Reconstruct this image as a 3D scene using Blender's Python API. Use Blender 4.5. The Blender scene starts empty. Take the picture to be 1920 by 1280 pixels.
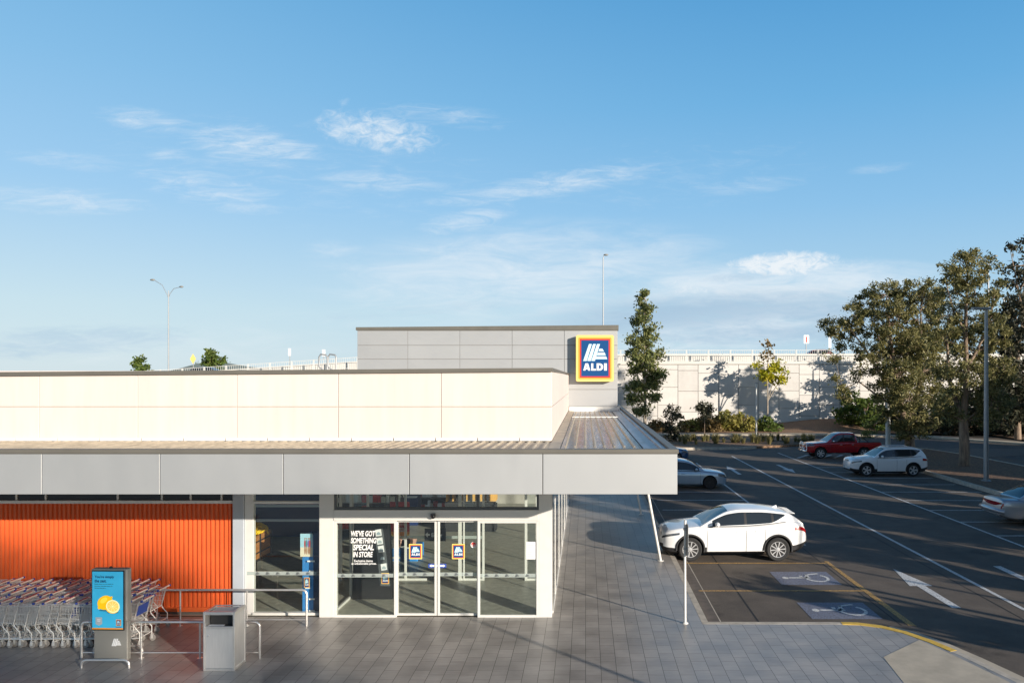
import bpy, math, random
from mathutils import Vector, Matrix
R = math.radians
C = bpy.context.scene.collection
sc = bpy.context.scene
random.seed(7)

# ---------------------------------------------------------------- camera
CAMZ, FPX, CX, CY = 5.6, 1400.0, 1098.0, 711.0
cam_d = bpy.data.cameras.new('camera'); cam = bpy.data.objects.new('camera', cam_d); C.objects.link(cam)
cam.location = (0, 0, CAMZ); cam.rotation_euler = (R(90), 0, 0)
cam_d.sensor_width = 36; cam_d.lens = FPX/1920*36
cam_d.shift_x = -(CX-960)/1920; cam_d.shift_y = (CY-640)/1920
cam_d.clip_start = 0.1; cam_d.clip_end = 6000
sc.camera = cam

# ---------------------------------------------------------------- light and sky
SUN_EL, SUN_AZ = 13.2, 135.0           # degrees; azimuth clockwise from +Y
sun_d = bpy.data.lights.new('sun', 'SUN'); sun = bpy.data.objects.new('sun', sun_d); C.objects.link(sun)
sun_d.energy = 5.0; sun_d.angle = R(0.53); sun_d.color = (1.0, 0.90, 0.77)
to_sun = Vector((math.sin(R(SUN_AZ))*math.cos(R(SUN_EL)), math.cos(R(SUN_AZ))*math.cos(R(SUN_EL)), math.sin(R(SUN_EL))))
sun.rotation_euler = to_sun.to_track_quat('Z', 'Y').to_euler()
sun.location = (40, -40, 30)
sc.view_settings.view_transform = 'Standard'; sc.view_settings.look = 'None'
sc.view_settings.exposure = 0.5; sc.view_settings.gamma = 1
sc.cycles.use_denoising = True
sc.cycles.max_bounces = 8; sc.cycles.transparent_max_bounces = 24
sc.cycles.sample_clamp_indirect = 6

w = bpy.data.worlds.new('World'); sc.world = w; w.use_nodes = True
nt = w.node_tree; nt.nodes.clear()
def N(t, typ, **kw):
    n = t.nodes.new(typ)
    for k, v in kw.items(): setattr(n, k, v)
    return n
def math_n(t, op, a, b=None, c=None, clamp=False):
    n = t.nodes.new('ShaderNodeMath'); n.operation = op; n.use_clamp = clamp
    for i, x in enumerate((a, b, c)):
        if x is None: continue
        if hasattr(x, 'is_output'): t.links.new(x, n.inputs[i])
        else: n.inputs[i].default_value = x
    return n.outputs[0]
out = N(nt, 'ShaderNodeOutputWorld'); bg = N(nt, 'ShaderNodeBackground')
sky = N(nt, 'ShaderNodeTexSky'); sky.sky_type = 'NISHITA'; sky.sun_disc = False
sky.sun_elevation = R(SUN_EL); sky.sun_rotation = R(SUN_AZ)
sky.altitude = 60; sky.air_density = 1.0; sky.dust_density = 0.4; sky.ozone_density = 2.0
bg.inputs[1].default_value = 0.15
nt.links.new(bg.outputs[0], out.inputs[0])
tc = N(nt, 'ShaderNodeTexCoord'); sx = N(nt, 'ShaderNodeSeparateXYZ'); nt.links.new(tc.outputs['Generated'], sx.inputs[0])
yy = math_n(nt, 'MAXIMUM', sx.outputs[1], 0.05)
U = math_n(nt, 'DIVIDE', sx.outputs[0], yy); V = math_n(nt, 'DIVIDE', sx.outputs[2], yy)
cu = N(nt, 'ShaderNodeCombineXYZ'); nt.links.new(U, cu.inputs[0]); nt.links.new(V, cu.inputs[1])
def wnoise(scale, sxy, detail, rough, dist=0.0, rot=0.0):
    mp = N(nt, 'ShaderNodeMapping'); mp.inputs['Scale'].default_value = (sxy[0], sxy[1], 1); mp.inputs['Rotation'].default_value = (0, 0, rot)
    nt.links.new(cu.outputs[0], mp.inputs[0])
    n = N(nt, 'ShaderNodeTexNoise'); n.inputs['Scale'].default_value = scale; n.inputs['Detail'].default_value = detail
    n.inputs['Roughness'].default_value = rough; n.inputs['Distortion'].default_value = dist
    nt.links.new(mp.outputs[0], n.inputs['Vector']); return n.outputs[0]
nz_wisp = wnoise(1.0, (17, 95), 9, 0.70, 0.7, R(-8))
nz_wisp2 = wnoise(1.0, (20, 85), 9, 0.70, 0.9, R(14))
nz_puff = wnoise(1.0, (48, 80), 9, 0.68, 0.6, R(-12))
nz_soft = wnoise(1.0, (9, 44), 9, 0.68, 0.6, R(6))
def ramp(x, lo, hi):
    n = N(nt, 'ShaderNodeMapRange'); n.interpolation_type = 'SMOOTHSTEP'
    n.inputs[1].default_value = lo; n.inputs[2].default_value = hi; nt.links.new(x, n.inputs[0]); return n.outputs[0]
def ell(px, py, rx, ry, rot=0.0):
    u0, v0, a, b = (px-CX)/FPX, (CY-py)/FPX, 1.25*rx/FPX, 1.25*ry/FPX
    c, s = math.cos(R(rot)), math.sin(R(rot))
    du = math_n(nt, 'SUBTRACT', U, u0); dv = math_n(nt, 'SUBTRACT', V, v0)
    p = math_n(nt, 'MULTIPLY_ADD', du, c/a, math_n(nt, 'MULTIPLY', dv, s/a))
    q = math_n(nt, 'MULTIPLY_ADD', du, -s/b, math_n(nt, 'MULTIPLY', dv, c/b))
    d = math_n(nt, 'ADD', math_n(nt, 'MULTIPLY', p, p), math_n(nt, 'MULTIPLY', q, q))
    return math_n(nt, 'SUBTRACT', 1.0, d, clamp=True)
def cloud(px, py, rx, ry, rot, nz, lo, hi, amt):
    e = ell(px, py, rx, ry, rot)
    s = math_n(nt, 'MULTIPLY', math_n(nt, 'POWER', e, 0.85), nz)
    return math_n(nt, 'MULTIPLY', ramp(s, lo, hi), amt)
wh = [  # thin white cloud
    (470, 272, 170, 50, -8, nz_wisp, .26, .80, .72), (705, 248, 150, 48, -10, nz_puff, .26, .74, .85), (275, 226, 130, 28, -8, nz_wisp, .26, .78, .50), (830, 216, 170, 30, -6, nz_wisp, .30, .80, .40),
    (400, 356, 210, 50, -12, nz_wisp, .30, .82, .55), (110, 376, 230, 34, -3, nz_wisp, .28, .80, .55), (1040, 346, 300, 30, 8, nz_wisp, .26, .76, .60), (315, 290, 60, 14, 0, nz_wisp, .26, .7, .4),
    (710, 341, 160, 24, -4, nz_wisp, .26, .78, .50), (880, 412, 120, 36, 14, nz_wisp2, .26, .78, .50), (980, 510, 420, 100, 3, nz_soft, .16, .76, .66), (900, 520, 260, 60, 6, nz_puff, .28, .9, .4),
    (625, 466, 80, 26, 4, nz_soft, .26, .74, .42), (1400, 348, 140, 22, 4, nz_wisp, .26, .78, .34), (120, 300, 150, 24, -6, nz_wisp, .28, .82, .34), (645, 192, 18, 12, 20, nz_puff, .34, .8, .35), (1650, 316, 80, 14, 6, nz_wisp, .28, .8, .25),
    (1450, 530, 350, 44, 2, nz_soft, .12, .60, .66), (1468, 497, 120, 28, 4, nz_puff, .20, .52, .95), (1290, 535, 80, 26, 0, nz_puff, .24, .66, .75), (1600, 497, 90, 20, 0, nz_puff, .26, .7, .5), (1420, 530, 200, 30, 2, nz_puff, .28, .75, .5),
    (560, 320, 620, 150, -6, nz_wisp, .40, 1.0, .42), (1250, 330, 500, 120, 6, nz_wisp2, .42, 1.0, .30),
    (1400, 612, 340, 54, 8, nz_wisp2, .20, .74, .62), (330, 650, 520, 60, 0, nz_soft, .26, .86, .30), (900, 600, 520, 40, 0, nz_soft, .26, .86, .26)]
gr = [  # grey undersides
    (120, 640, 260, 34, 3, nz_wisp, .20, .56, .60), (1340, 586, 360, 50, 4, nz_soft, .10, .50, .85), (1560, 596, 340, 52, 0, nz_soft, .12, .50, .8), (800, 580, 300, 18, 4, nz_wisp, .30, .64, .28), (1480, 640, 300, 24, 0, nz_wisp, .26, .6, .35)]
def total(lst):
    acc = None
    for a in lst:
        x = cloud(*a); acc = x if acc is None else math_n(nt, 'MAXIMUM', acc, x)
    return acc
def mixc(t, fac, a, b):
    m = N(t, 'ShaderNodeMix'); m.data_type = 'RGBA'
    for s, x in ((m.inputs[0], fac), (m.inputs[6], a), (m.inputs[7], b)):
        if hasattr(x, 'is_output'): t.links.new(x, s)
        else: s.default_value = x if not isinstance(x, tuple) or len(x) == 4 else (*x, 1)
    return m.outputs[2]
def vramp(stops):
    n = N(nt, 'ShaderNodeValToRGB'); cr = n.color_ramp; K = 4.62
    while len(cr.elements) < len(stops): cr.elements.new(0.5)
    for el, (pos, c) in zip(cr.elements, stops): el.position = pos; el.color = (*c, 1)
    nt.links.new(math_n(nt, 'MAXIMUM', sx.outputs[2], 0.0), n.inputs[0])
    vm = N(nt, 'ShaderNodeVectorMath'); vm.operation = 'SCALE'; vm.inputs['Scale'].default_value = K; nt.links.new(n.outputs[0], vm.inputs[0]); return vm.outputs[0]
gl = vramp([(0, (.66, .79, .86)), (.086, (.59, .77, .87)), (.217, (.36, .63, .90)), (.34, (.25, .54, .84)), (.46, (.165, .45, .77)), (.60, (.045, .19, .42)), (1.0, (.008, .035, .12))])
gr_ = vramp([(0, (.52, .72, .86)), (.086, (.47, .70, .87)), (.217, (.27, .56, .86)), (.34, (.15, .45, .79)), (.46, (.085, .35, .70)), (.60, (.03, .16, .38)), (1.0, (.007, .03, .11))])
grad = mixc(nt, ramp(U, -.85, .62), gl, gr_)
front = ramp(sx.outputs[1], -.35, .15)
nishi = N(nt, 'ShaderNodeVectorMath'); nishi.operation = 'SCALE'; nishi.inputs['Scale'].default_value = 0.62; nt.links.new(sky.outputs[0], nishi.inputs[0])
col = mixc(nt, math_n(nt, 'MULTIPLY_ADD', front, .52, .40), nishi.outputs[0], grad)
col = mixc(nt, total(gr), col, (2.1, 2.9, 3.6))
col = mixc(nt, total(wh), col, (4.05, 4.3, 4.5))
col = mixc(nt, total([(1330, 582, 300, 34, 5, nz_wisp2, .14, .58, .62), (1560, 590, 260, 30, 0, nz_soft, .14, .54, .55), (1430, 628, 260, 20, 2, nz_wisp, .18, .6, .5), (1390, 520, 90, 10, 3, nz_puff, .2, .6, .35)]), col, (1.85, 2.62, 3.4))
SKYCOL = col
nt.links.new(col, bg.inputs[0])

# ---------------------------------------------------------------- helpers
def gx(px, Y): return (px-CX)/FPX*Y
def gz(py, Y): return CAMZ-(py-CY)/FPX*Y
def gy(py, z=0.0): return FPX*(CAMZ-z)/(py-CY)
PZ = 0.12                               # paving level

def mat(name, col, rough=0.6, metal=0.0, noise=0.0, nscale=4.0, bump=0.0, bscale=60.0, coat=0.0, spec=0.5, col2=None, emit=None, stretch=None, detail=5, island=0.0):
    m = bpy.data.materials.new(name); m.use_nodes = True; t = m.node_tree; b = t.nodes['Principled BSDF']
    b.inputs['Base Color'].default_value = (*col, 1); b.inputs['Roughness'].default_value = rough; b.inputs['Metallic'].default_value = metal
    b.inputs['Coat Weight'].default_value = coat; b.inputs['Coat Roughness'].default_value = 0.05; b.inputs['Specular IOR Level'].default_value = spec
    if emit: b.inputs['Emission Color'].default_value = (*col, 1); b.inputs['Emission Strength'].default_value = emit
    if noise or bump or col2 or island:
        tcn = N(t, 'ShaderNodeTexCoord'); src = tcn.outputs['Object']
        if stretch:
            mp = N(t, 'ShaderNodeMapping'); mp.inputs['Scale'].default_value = stretch; t.links.new(src, mp.inputs[0]); src = mp.outputs[0]
        if noise or col2:
            n = N(t, 'ShaderNodeTexNoise'); n.inputs['Scale'].default_value = nscale; n.inputs['Detail'].default_value = detail; n.inputs['Roughness'].default_value = 0.6
            t.links.new(src, n.inputs['Vector'])
            mr = N(t, 'ShaderNodeMapRange'); mr.inputs[1].default_value = 0.3; mr.inputs[2].default_value = 0.7; t.links.new(n.outputs[0], mr.inputs[0])
            a = tuple(c*(1-noise) for c in col); c2 = col2 or tuple(min(1, c*(1+noise)) for c in col)
            t.links.new(mixc(t, mr.outputs[0], a, c2), b.inputs['Base Color'])
            if rough > 0.12:
                rr = N(t, 'ShaderNodeMapRange'); rr.inputs[3].default_value = rough*0.85; rr.inputs[4].default_value = min(1, rough*1.15); t.links.new(n.outputs[0], rr.inputs[0]); t.links.new(rr.outputs[0], b.inputs['Roughness'])
        if island:
            ge = N(t, 'ShaderNodeNewGeometry'); k = math_n(t, 'MULTIPLY_ADD', ge.outputs['Random Per Island'], 2*island, 1-island); vm = N(t, 'ShaderNodeVectorMath'); vm.operation = 'SCALE'
            t.links.new(b.inputs['Base Color'].links[0].from_socket, vm.inputs[0]); t.links.new(k, vm.inputs['Scale']); t.links.new(vm.outputs[0], b.inputs['Base Color'])
        if bump:
            n2 = N(t, 'ShaderNodeTexNoise'); n2.inputs['Scale'].default_value = bscale; n2.inputs['Detail'].default_value = 3; t.links.new(src, n2.inputs['Vector'])
            bp = N(t, 'ShaderNodeBump'); bp.inputs['Strength'].default_value = bump; bp.inputs['Distance'].default_value = 0.02; t.links.new(n2.outputs[0], bp.inputs['Height']); t.links.new(bp.outputs[0], b.inputs['Normal'])
    return m

def glass_mat(name, tint=(0.86, 0.93, 0.89), ior=1.5, refl=1.0):
    m = bpy.data.materials.new(name); m.use_nodes = True; t = m.node_tree; t.nodes.clear()
    o = N(t, 'ShaderNodeOutputMaterial'); mx = N(t, 'ShaderNodeMixShader'); tr = N(t, 'ShaderNodeBsdfTransparent'); gl = N(t, 'ShaderNodeBsdfGlossy')
    ge = N(t, 'ShaderNodeNewGeometry'); dt = N(t, 'ShaderNodeVectorMath'); dt.operation = 'DOT_PRODUCT'; t.links.new(ge.outputs['Incoming'], dt.inputs[0]); t.links.new(ge.outputs['Normal'], dt.inputs[1])
    cs = math_n(t, 'SUBTRACT', 1.0, math_n(t, 'ABSOLUTE', dt.outputs['Value']), clamp=True); fz_ = math_n(t, 'MULTIPLY_ADD', math_n(t, 'POWER', cs, 5.0), .93, .055); tr.inputs[0].default_value = (*tint, 1); gl.inputs['Roughness'].default_value = 0.0
    gl.inputs[0].default_value = (refl, refl, refl, 1)
    t.links.new(fz_, mx.inputs[0]); t.links.new(tr.outputs[0], mx.inputs[1]); t.links.new(gl.outputs[0], mx.inputs[2]); t.links.new(mx.outputs[0], o.inputs[0])
    return m

def leaf_mat(name, c1, c2, c3, trans=0.35, rough=0.55):
    m = bpy.data.materials.new(name); m.use_nodes = True; t = m.node_tree; b = t.nodes['Principled BSDF']; o = t.nodes['Material Output']
    g = N(t, 'ShaderNodeNewGeometry'); tcn = N(t, 'ShaderNodeTexCoord'); n = N(t, 'ShaderNodeTexNoise'); n.inputs['Scale'].default_value = 0.7; n.inputs['Detail'].default_value = 3
    t.links.new(tcn.outputs['Object'], n.inputs['Vector'])
    mr = N(t, 'ShaderNodeMapRange'); mr.inputs[1].default_value = 0.35; mr.inputs[2].default_value = 0.65; t.links.new(n.outputs[0], mr.inputs[0])
    c = mixc(t, mr.outputs[0], c1, c2); rnd = math_n(t, 'POWER', g.outputs['Random Per Island'], 2.2); c = mixc(t, rnd, c, c3)
    t.links.new(c, b.inputs['Base Color']); b.inputs['Roughness'].default_value = rough; b.inputs['Specular IOR Level'].default_value = 0.3
    tl = N(t, 'ShaderNodeBsdfTranslucent'); t.links.new(c, tl.inputs[0]); mx = N(t, 'ShaderNodeMixShader'); mx.inputs[0].default_value = trans
    t.links.new(b.outputs[0], mx.inputs[1]); t.links.new(tl.outputs[0], mx.inputs[2]); t.links.new(mx.outputs[0], o.inputs[0])
    return m

class MB:
    def __init__(s): s.v = []; s.f = []; s.m = []
    def add(s, vs, fs, mi=0):
        o = len(s.v); s.v += [tuple(p) for p in vs]
        for f in fs: s.f.append(tuple(i+o for i in f)); s.m.append(mi)
        return s
    def box(s, x0, y0, z0, x1, y1, z1, mi=0):
        return s.add([(x0,y0,z0),(x1,y0,z0),(x1,y1,z0),(x0,y1,z0),(x0,y0,z1),(x1,y0,z1),(x1,y1,z1),(x0,y1,z1)],
              [(3,2,1,0),(4,5,6,7),(0,1,5,4),(1,2,6,5),(2,3,7,6),(3,0,4,7)], mi)
    def cbox(s, x0, y0, z0, x1, y1, z1, b=0.01, mi=0):   # box with chamfered edges
        xs, ys, zs = (x0, x1), (y0, y1), (z0, z1); vs = {}; L = []
        def P(i, j, k, ax):
            key = (i, j, k, ax)
            if key not in vs:
                sg = [1 if q == 0 else -1 for q in (i, j, k)]
                p = [xs[i], ys[j], zs[k]]
                for a in range(3):
                    if a != ax: p[a] += sg[a]*b
                vs[key] = len(L); L.append(tuple(p))
            return vs[key]
        F = []
        for ax in range(3):
            o1, o2 = [a for a in range(3) if a != ax]
            for e in (0, 1):
                q = []
                for (a, bb) in ((0,0),(1,0),(1,1),(0,1)):
                    c = [0,0,0]; c[ax] = e; c[o1] = a; c[o2] = bb; q.append(P(*c, ax))
                F.append(q)
        for ax in range(3):
            o1, o2 = [a for a in range(3) if a != ax]
            for a in (0, 1):
                for bb in (0, 1):
                    c0 = [0,0,0]; c0[o1] = a; c0[o2] = bb; c1 = list(c0); c1[ax] = 1
                    F.append([P(*c0, o1), P(*c1, o1), P(*c1, o2), P(*c0, o2)])
        for i in (0, 1):
            for j in (0, 1):
                for k in (0, 1): F.append([P(i,j,k,0), P(i,j,k,1), P(i,j,k,2)])
        cx, cy, cz = (x0+x1)/2, (y0+y1)/2, (z0+z1)/2
        G = []
        for f in F:
            a, bq, c = (Vector(L[i]) for i in f[:3]); n = (bq-a).cross(c-a); ctr = sum((Vector(L[i]) for i in f), Vector())/len(f)
            G.append(tuple(f) if n.dot(ctr-Vector((cx,cy,cz))) > 0 else tuple(reversed(f)))
        return s.add(L, G, mi)
    def quad(s, pts, mi=0): return s.add(pts, [tuple(range(len(pts)))], mi)
    def path(s, pts, r, n=8, mi=0, caps=True, closed=False):
        pts = [Vector(p) for p in pts]; k = len(pts); rr = r if isinstance(r, (list, tuple)) else [r]*k
        vs = []; prev = None
        for i, p in enumerate(pts):
            if closed: d = (pts[(i+1) % k]-pts[i-1]).normalized()
            elif i == 0: d = (pts[1]-p).normalized()
            elif i == k-1: d = (p-pts[i-1]).normalized()
            else:
                a, b = (p-pts[i-1]).normalized(), (pts[i+1]-p).normalized(); d = (a+b)
                d = d.normalized() if d.length > 1e-6 else b
            if prev is None:
                up = Vector((0,0,1)) if abs(d.z) < 0.9 else Vector((1,0,0)); x = d.cross(up).normalized()
            else:
                x = prev-d*prev.dot(d); x = x.normalized() if x.length > 1e-6 else d.orthogonal().normalized()
            y = d.cross(x); prev = x
            for j in range(n):
                a = 2*math.pi*j/n + (math.pi/4 if n == 4 else 0); vs.append(p+(x*math.cos(a)+y*math.sin(a))*rr[i])
        fs = []
        for i in range(k if closed else k-1):
            i2 = (i+1) % k
            for j in range(n): fs.append((i*n+j, i*n+(j+1) % n, i2*n+(j+1) % n, i2*n+j))
        if caps and not closed: fs.append(tuple(reversed(range(n)))); fs.append(tuple(range((k-1)*n, k*n)))
        return s.add(vs, fs, mi)
    def tube(s, p, q, r0, r1=None, n=8, mi=0, caps=True): return s.path([p, q], [r0, r0 if r1 is None else r1], n, mi, caps)
    def prism(s, poly, d0, d1, plane='xy', mi=0, side_mi=None):  # poly in plane, extruded along the third axis
        def T(a, b, d): return {'xy': (a, b, d), 'xz': (a, d, b), 'yz': (d, a, b)}[plane]
        n = len(poly); vs = [T(a, b, d0) for a, b in poly]+[T(a, b, d1) for a, b in poly]
        s.add(vs, [tuple(reversed(range(n))), tuple(range(n, 2*n))], mi)
        o = len(s.v)-2*n
        for i in range(n): s.f.append((o+i, o+(i+1) % n, o+n+(i+1) % n, o+n+i)); s.m.append(mi if side_mi is None else side_mi)
        return s
    def lathe(s, prof, c, axis='z', n=24, mi=0):
        vs = []
        for (r, h) in prof:
            for j in range(n):
                a = 2*math.pi*j/n; x, y = r*math.cos(a), r*math.sin(a)
                vs.append({'z': (c[0]+x, c[1]+y, c[2]+h), 'y': (c[0]+x, c[1]+h, c[2]+y), 'x': (c[0]+h, c[1]+x, c[2]+y)}[axis])
        fs = [(i*n+j, i*n+(j+1) % n, (i+1)*n+(j+1) % n, (i+1)*n+j) for i in range(len(prof)-1) for j in range(n)]
        fs.append(tuple(reversed(range(n)))); fs.append(tuple(range((len(prof)-1)*n, len(prof)*n)))
        return s.add(vs, fs, mi)
    def ball(s, c, r, n=12, mi=0):
        rx, ry, rz = r if isinstance(r, tuple) else (r, r, r); m = max(4, n//2)
        vs = []; fs = []
        for i in range(m+1):
            t = math.pi*i/m
            for j in range(n):
                a = 2*math.pi*j/n; vs.append((c[0]+rx*math.sin(t)*math.cos(a), c[1]+ry*math.sin(t)*math.sin(a), c[2]+rz*math.cos(t)))
        for i in range(m):
            for j in range(n): fs.append((i*n+j, (i+1)*n+j, (i+1)*n+(j+1) % n, i*n+(j+1) % n))
        return s.add(vs, fs, mi)
    def strip(s, line, w0, w1, z0, z1, mi=0):    # ribbon beside a ground polyline, offsets w0..w1 to its right
        k = len(line); nn = []
        for i in range(k):
            ds = []
            if i > 0: ds.append((Vector(line[i])-Vector(line[i-1])).normalized())
            if i < k-1: ds.append((Vector(line[i+1])-Vector(line[i])).normalized())
            d = sum(ds, Vector((0,0))).normalized(); nr = Vector((d.y, -d.x)); c = max(0.4, nr.dot(Vector((ds[0].y, -ds[0].x)))); nn.append(nr/c)
        for i in range(k-1):
            a, b = Vector(line[i]), Vector(line[i+1]); q = [a+nn[i]*w0, b+nn[i+1]*w0, b+nn[i+1]*w1, a+nn[i]*w1]
            if z1 is None: s.add([(p.x, p.y, z0) for p in q], [(3,2,1,0)], mi)
            else:
                s.add([(p.x, p.y, z0) for p in q]+[(p.x, p.y, z1) for p in q], [(0,1,2,3),(7,6,5,4),(4,5,1,0),(6,7,3,2)] + ([(7,4,0,3)] if i == 0 else []) + ([(5,6,2,1)] if i == k-2 else []), mi)
        return s
    def build(s, name, mats, parent=None, off=(0,0,0), smooth=None, loc=None):
        me = bpy.data.meshes.new(name)
        vs = [(a-off[0], b-off[1], c-off[2]) for a, b, c in s.v] if any(off) else s.v
        me.from_pydata(vs, [], s.f)
        mats = mats if isinstance(mats, (list, tuple)) else [mats]
        for m in mats: me.materials.append(m)
        if len(mats) > 1: me.polygons.foreach_set('material_index', s.m)
        if smooth is not None:
            me.polygons.foreach_set('use_smooth', [True]*len(s.f))
            me.set_sharp_from_angle(angle=R(smooth))
        me.update()
        o = bpy.data.objects.new(name, me); C.objects.link(o)
        if parent: o.parent = parent
        if loc: o.location = loc
        return o

def tag(o, label=None, cat=None, group=None, kind=None):
    if label: o['label'] = label
    if cat: o['category'] = cat
    if group: o['group'] = group
    if kind: o['kind'] = kind
    return o
def empty(name, loc, label=None, cat=None, rz=0.0, group=None):
    o = bpy.data.objects.new(name, None); C.objects.link(o); o.location = loc; o.rotation_euler = (0, 0, rz); o.empty_display_size = 0.2
    return tag(o, label, cat, group)
def copy_tree(o, parent=None):
    c = o.copy(); C.objects.link(c)
    if parent: c.parent = parent
    for ch in list(o.children): copy_tree(ch, c)
    return c
def clear_kids_label(o): pass

_txt_cache = {}
def text_geo(s, bold=0.0, shear=0.0, spacing=1.0):
    key = (s, bold, shear, spacing)
    if key not in _txt_cache:
        cu_ = bpy.data.curves.new('t', 'FONT'); cu_.body = s; cu_.size = 1; cu_.offset = bold; cu_.shear = shear; cu_.space_character = spacing; cu_.resolution_u = 3
        o = bpy.data.objects.new('t', cu_); C.objects.link(o)
        dg = bpy.context.evaluated_depsgraph_get(); me = bpy.data.meshes.new_from_object(o.evaluated_get(dg))
        vs = [tuple(v.co) for v in me.vertices]; fs = [tuple(p.vertices) for p in me.polygons]
        bpy.data.objects.remove(o); bpy.data.curves.remove(cu_); bpy.data.meshes.remove(me)
        _txt_cache[key] = (vs, fs)
    return _txt_cache[key]
def put_text(mb, s, x, z, y, width=None, height=None, mi=0, bold=0.0, shear=0.0, spacing=1.0, flip=False, tf=None):
    """text in the x-z plane at depth y facing -Y, lower-left at x, z"""
    vs, fs = text_geo(s, bold, shear, spacing)
    x0 = min(v[0] for v in vs); x1 = max(v[0] for v in vs); z0 = min(v[1] for v in vs); z1 = max(v[1] for v in vs)
    ky = height/(z1-z0) if height else width/(x1-x0); kx = width/(x1-x0) if width else ky
    P = []
    for v in vs:
        a = (v[0]-x0)*kx; b = (v[1]-z0)*ky
        if flip: a = (x1-x0)*kx-a
        p = (x+a, y, z+b); P.append(tf(p) if tf else p)
    mb.add(P, fs if not flip else [tuple(reversed(f)) for f in fs], mi)
# ---------------------------------------------------------------- materials
def paving_mat():
    m = bpy.data.materials.new('paving'); m.use_nodes = True; t = m.node_tree; b = t.nodes['Principled BSDF']
    tcn = N(t, 'ShaderNodeTexCoord'); sp = N(t, 'ShaderNodeSeparateXYZ'); t.links.new(tcn.outputs['Object'], sp.inputs[0])
    cb = N(t, 'ShaderNodeCombineXYZ'); t.links.new(sp.outputs[1], cb.inputs[0]); t.links.new(sp.outputs[0], cb.inputs[1])
    def brick(c1, c2, mo, ms):
        br = N(t, 'ShaderNodeTexBrick'); br.offset = 0.5; br.inputs['Scale'].default_value = 1; br.inputs['Brick Width'].default_value = 0.44; br.inputs['Row Height'].default_value = 0.292
        br.inputs['Mortar Size'].default_value = ms; br.inputs['Mortar Smooth'].default_value = 0.2; br.inputs['Bias'].default_value = 0
        br.inputs['Color1'].default_value = (*c1, 1); br.inputs['Color2'].default_value = (*c2, 1); br.inputs['Mortar'].default_value = (*mo, 1)
        t.links.new(cb.outputs[0], br.inputs['Vector']); return br
    br = brick((.350, .322, .296), (.290, .266, .245), (.115, .104, .094), .0055)
    n = N(t, 'ShaderNodeTexNoise'); n.inputs['Scale'].default_value = 1.3; n.inputs['Detail'].default_value = 6; t.links.new(tcn.outputs['Object'], n.inputs['Vector'])
    n2 = N(t, 'ShaderNodeTexNoise'); n2.inputs['Scale'].default_value = 1; n2.inputs['Detail'].default_value = 7; n2.inputs['Roughness'].default_value = .7
    mp = N(t, 'ShaderNodeMapping'); mp.inputs['Scale'].default_value = (3, 40, 3); t.links.new(tcn.outputs['Object'], mp.inputs[0]); t.links.new(mp.outputs[0], n2.inputs['Vector'])
    f = math_n(t, 'MULTIPLY_ADD', n.outputs[0], 1.0, 0.47); f2 = math_n(t, 'MULTIPLY_ADD', n2.outputs[0], 0.6, 0.7); ff = math_n(t, 'MULTIPLY', f, f2)
    vm = N(t, 'ShaderNodeVectorMath'); vm.operation = 'SCALE'; t.links.new(br.outputs[0], vm.inputs[0]); t.links.new(ff, vm.inputs['Scale'])
    # stains: small pale dots of gum and dark drips
    vo = N(t, 'ShaderNodeTexVoronoi'); vo.inputs['Scale'].default_value = 1.7; t.links.new(tcn.outputs['Object'], vo.inputs['Vector'])
    dot = math_n(t, 'LESS_THAN', vo.outputs['Distance'], 0.035)
    c = mixc(t, math_n(t, 'MULTIPLY', dot, .55), vm.outputs[0], (.07, .065, .06))
    fx = math_n(t, 'ABSOLUTE', math_n(t, 'SUBTRACT', math_n(t, 'FRACT', math_n(t, 'DIVIDE', sp.outputs[0], 0.292)), 0.5)); ln = math_n(t, 'GREATER_THAN', fx, 0.486)
    c = mixc(t, math_n(t, 'MULTIPLY', ln, .75), c, (.05, .045, .042))
    t.links.new(c, b.inputs['Base Color'])
    t.links.new(math_n(t, 'MULTIPLY_ADD', n.outputs[0], 0.30, 0.24), b.inputs['Roughness'])
    b.inputs['Specular IOR Level'].default_value = 0.55
    bp = N(t, 'ShaderNodeBump'); bp.inputs['Strength'].default_value = 0.25; bp.inputs['Distance'].default_value = 0.006
    h = math_n(t, 'SUBTRACT', math_n(t, 'MULTIPLY', n2.outputs[0], .35), br.outputs['Fac']); t.links.new(h, bp.inputs['Height']); t.links.new(bp.outputs[0], b.inputs['Normal'])
    return m
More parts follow.
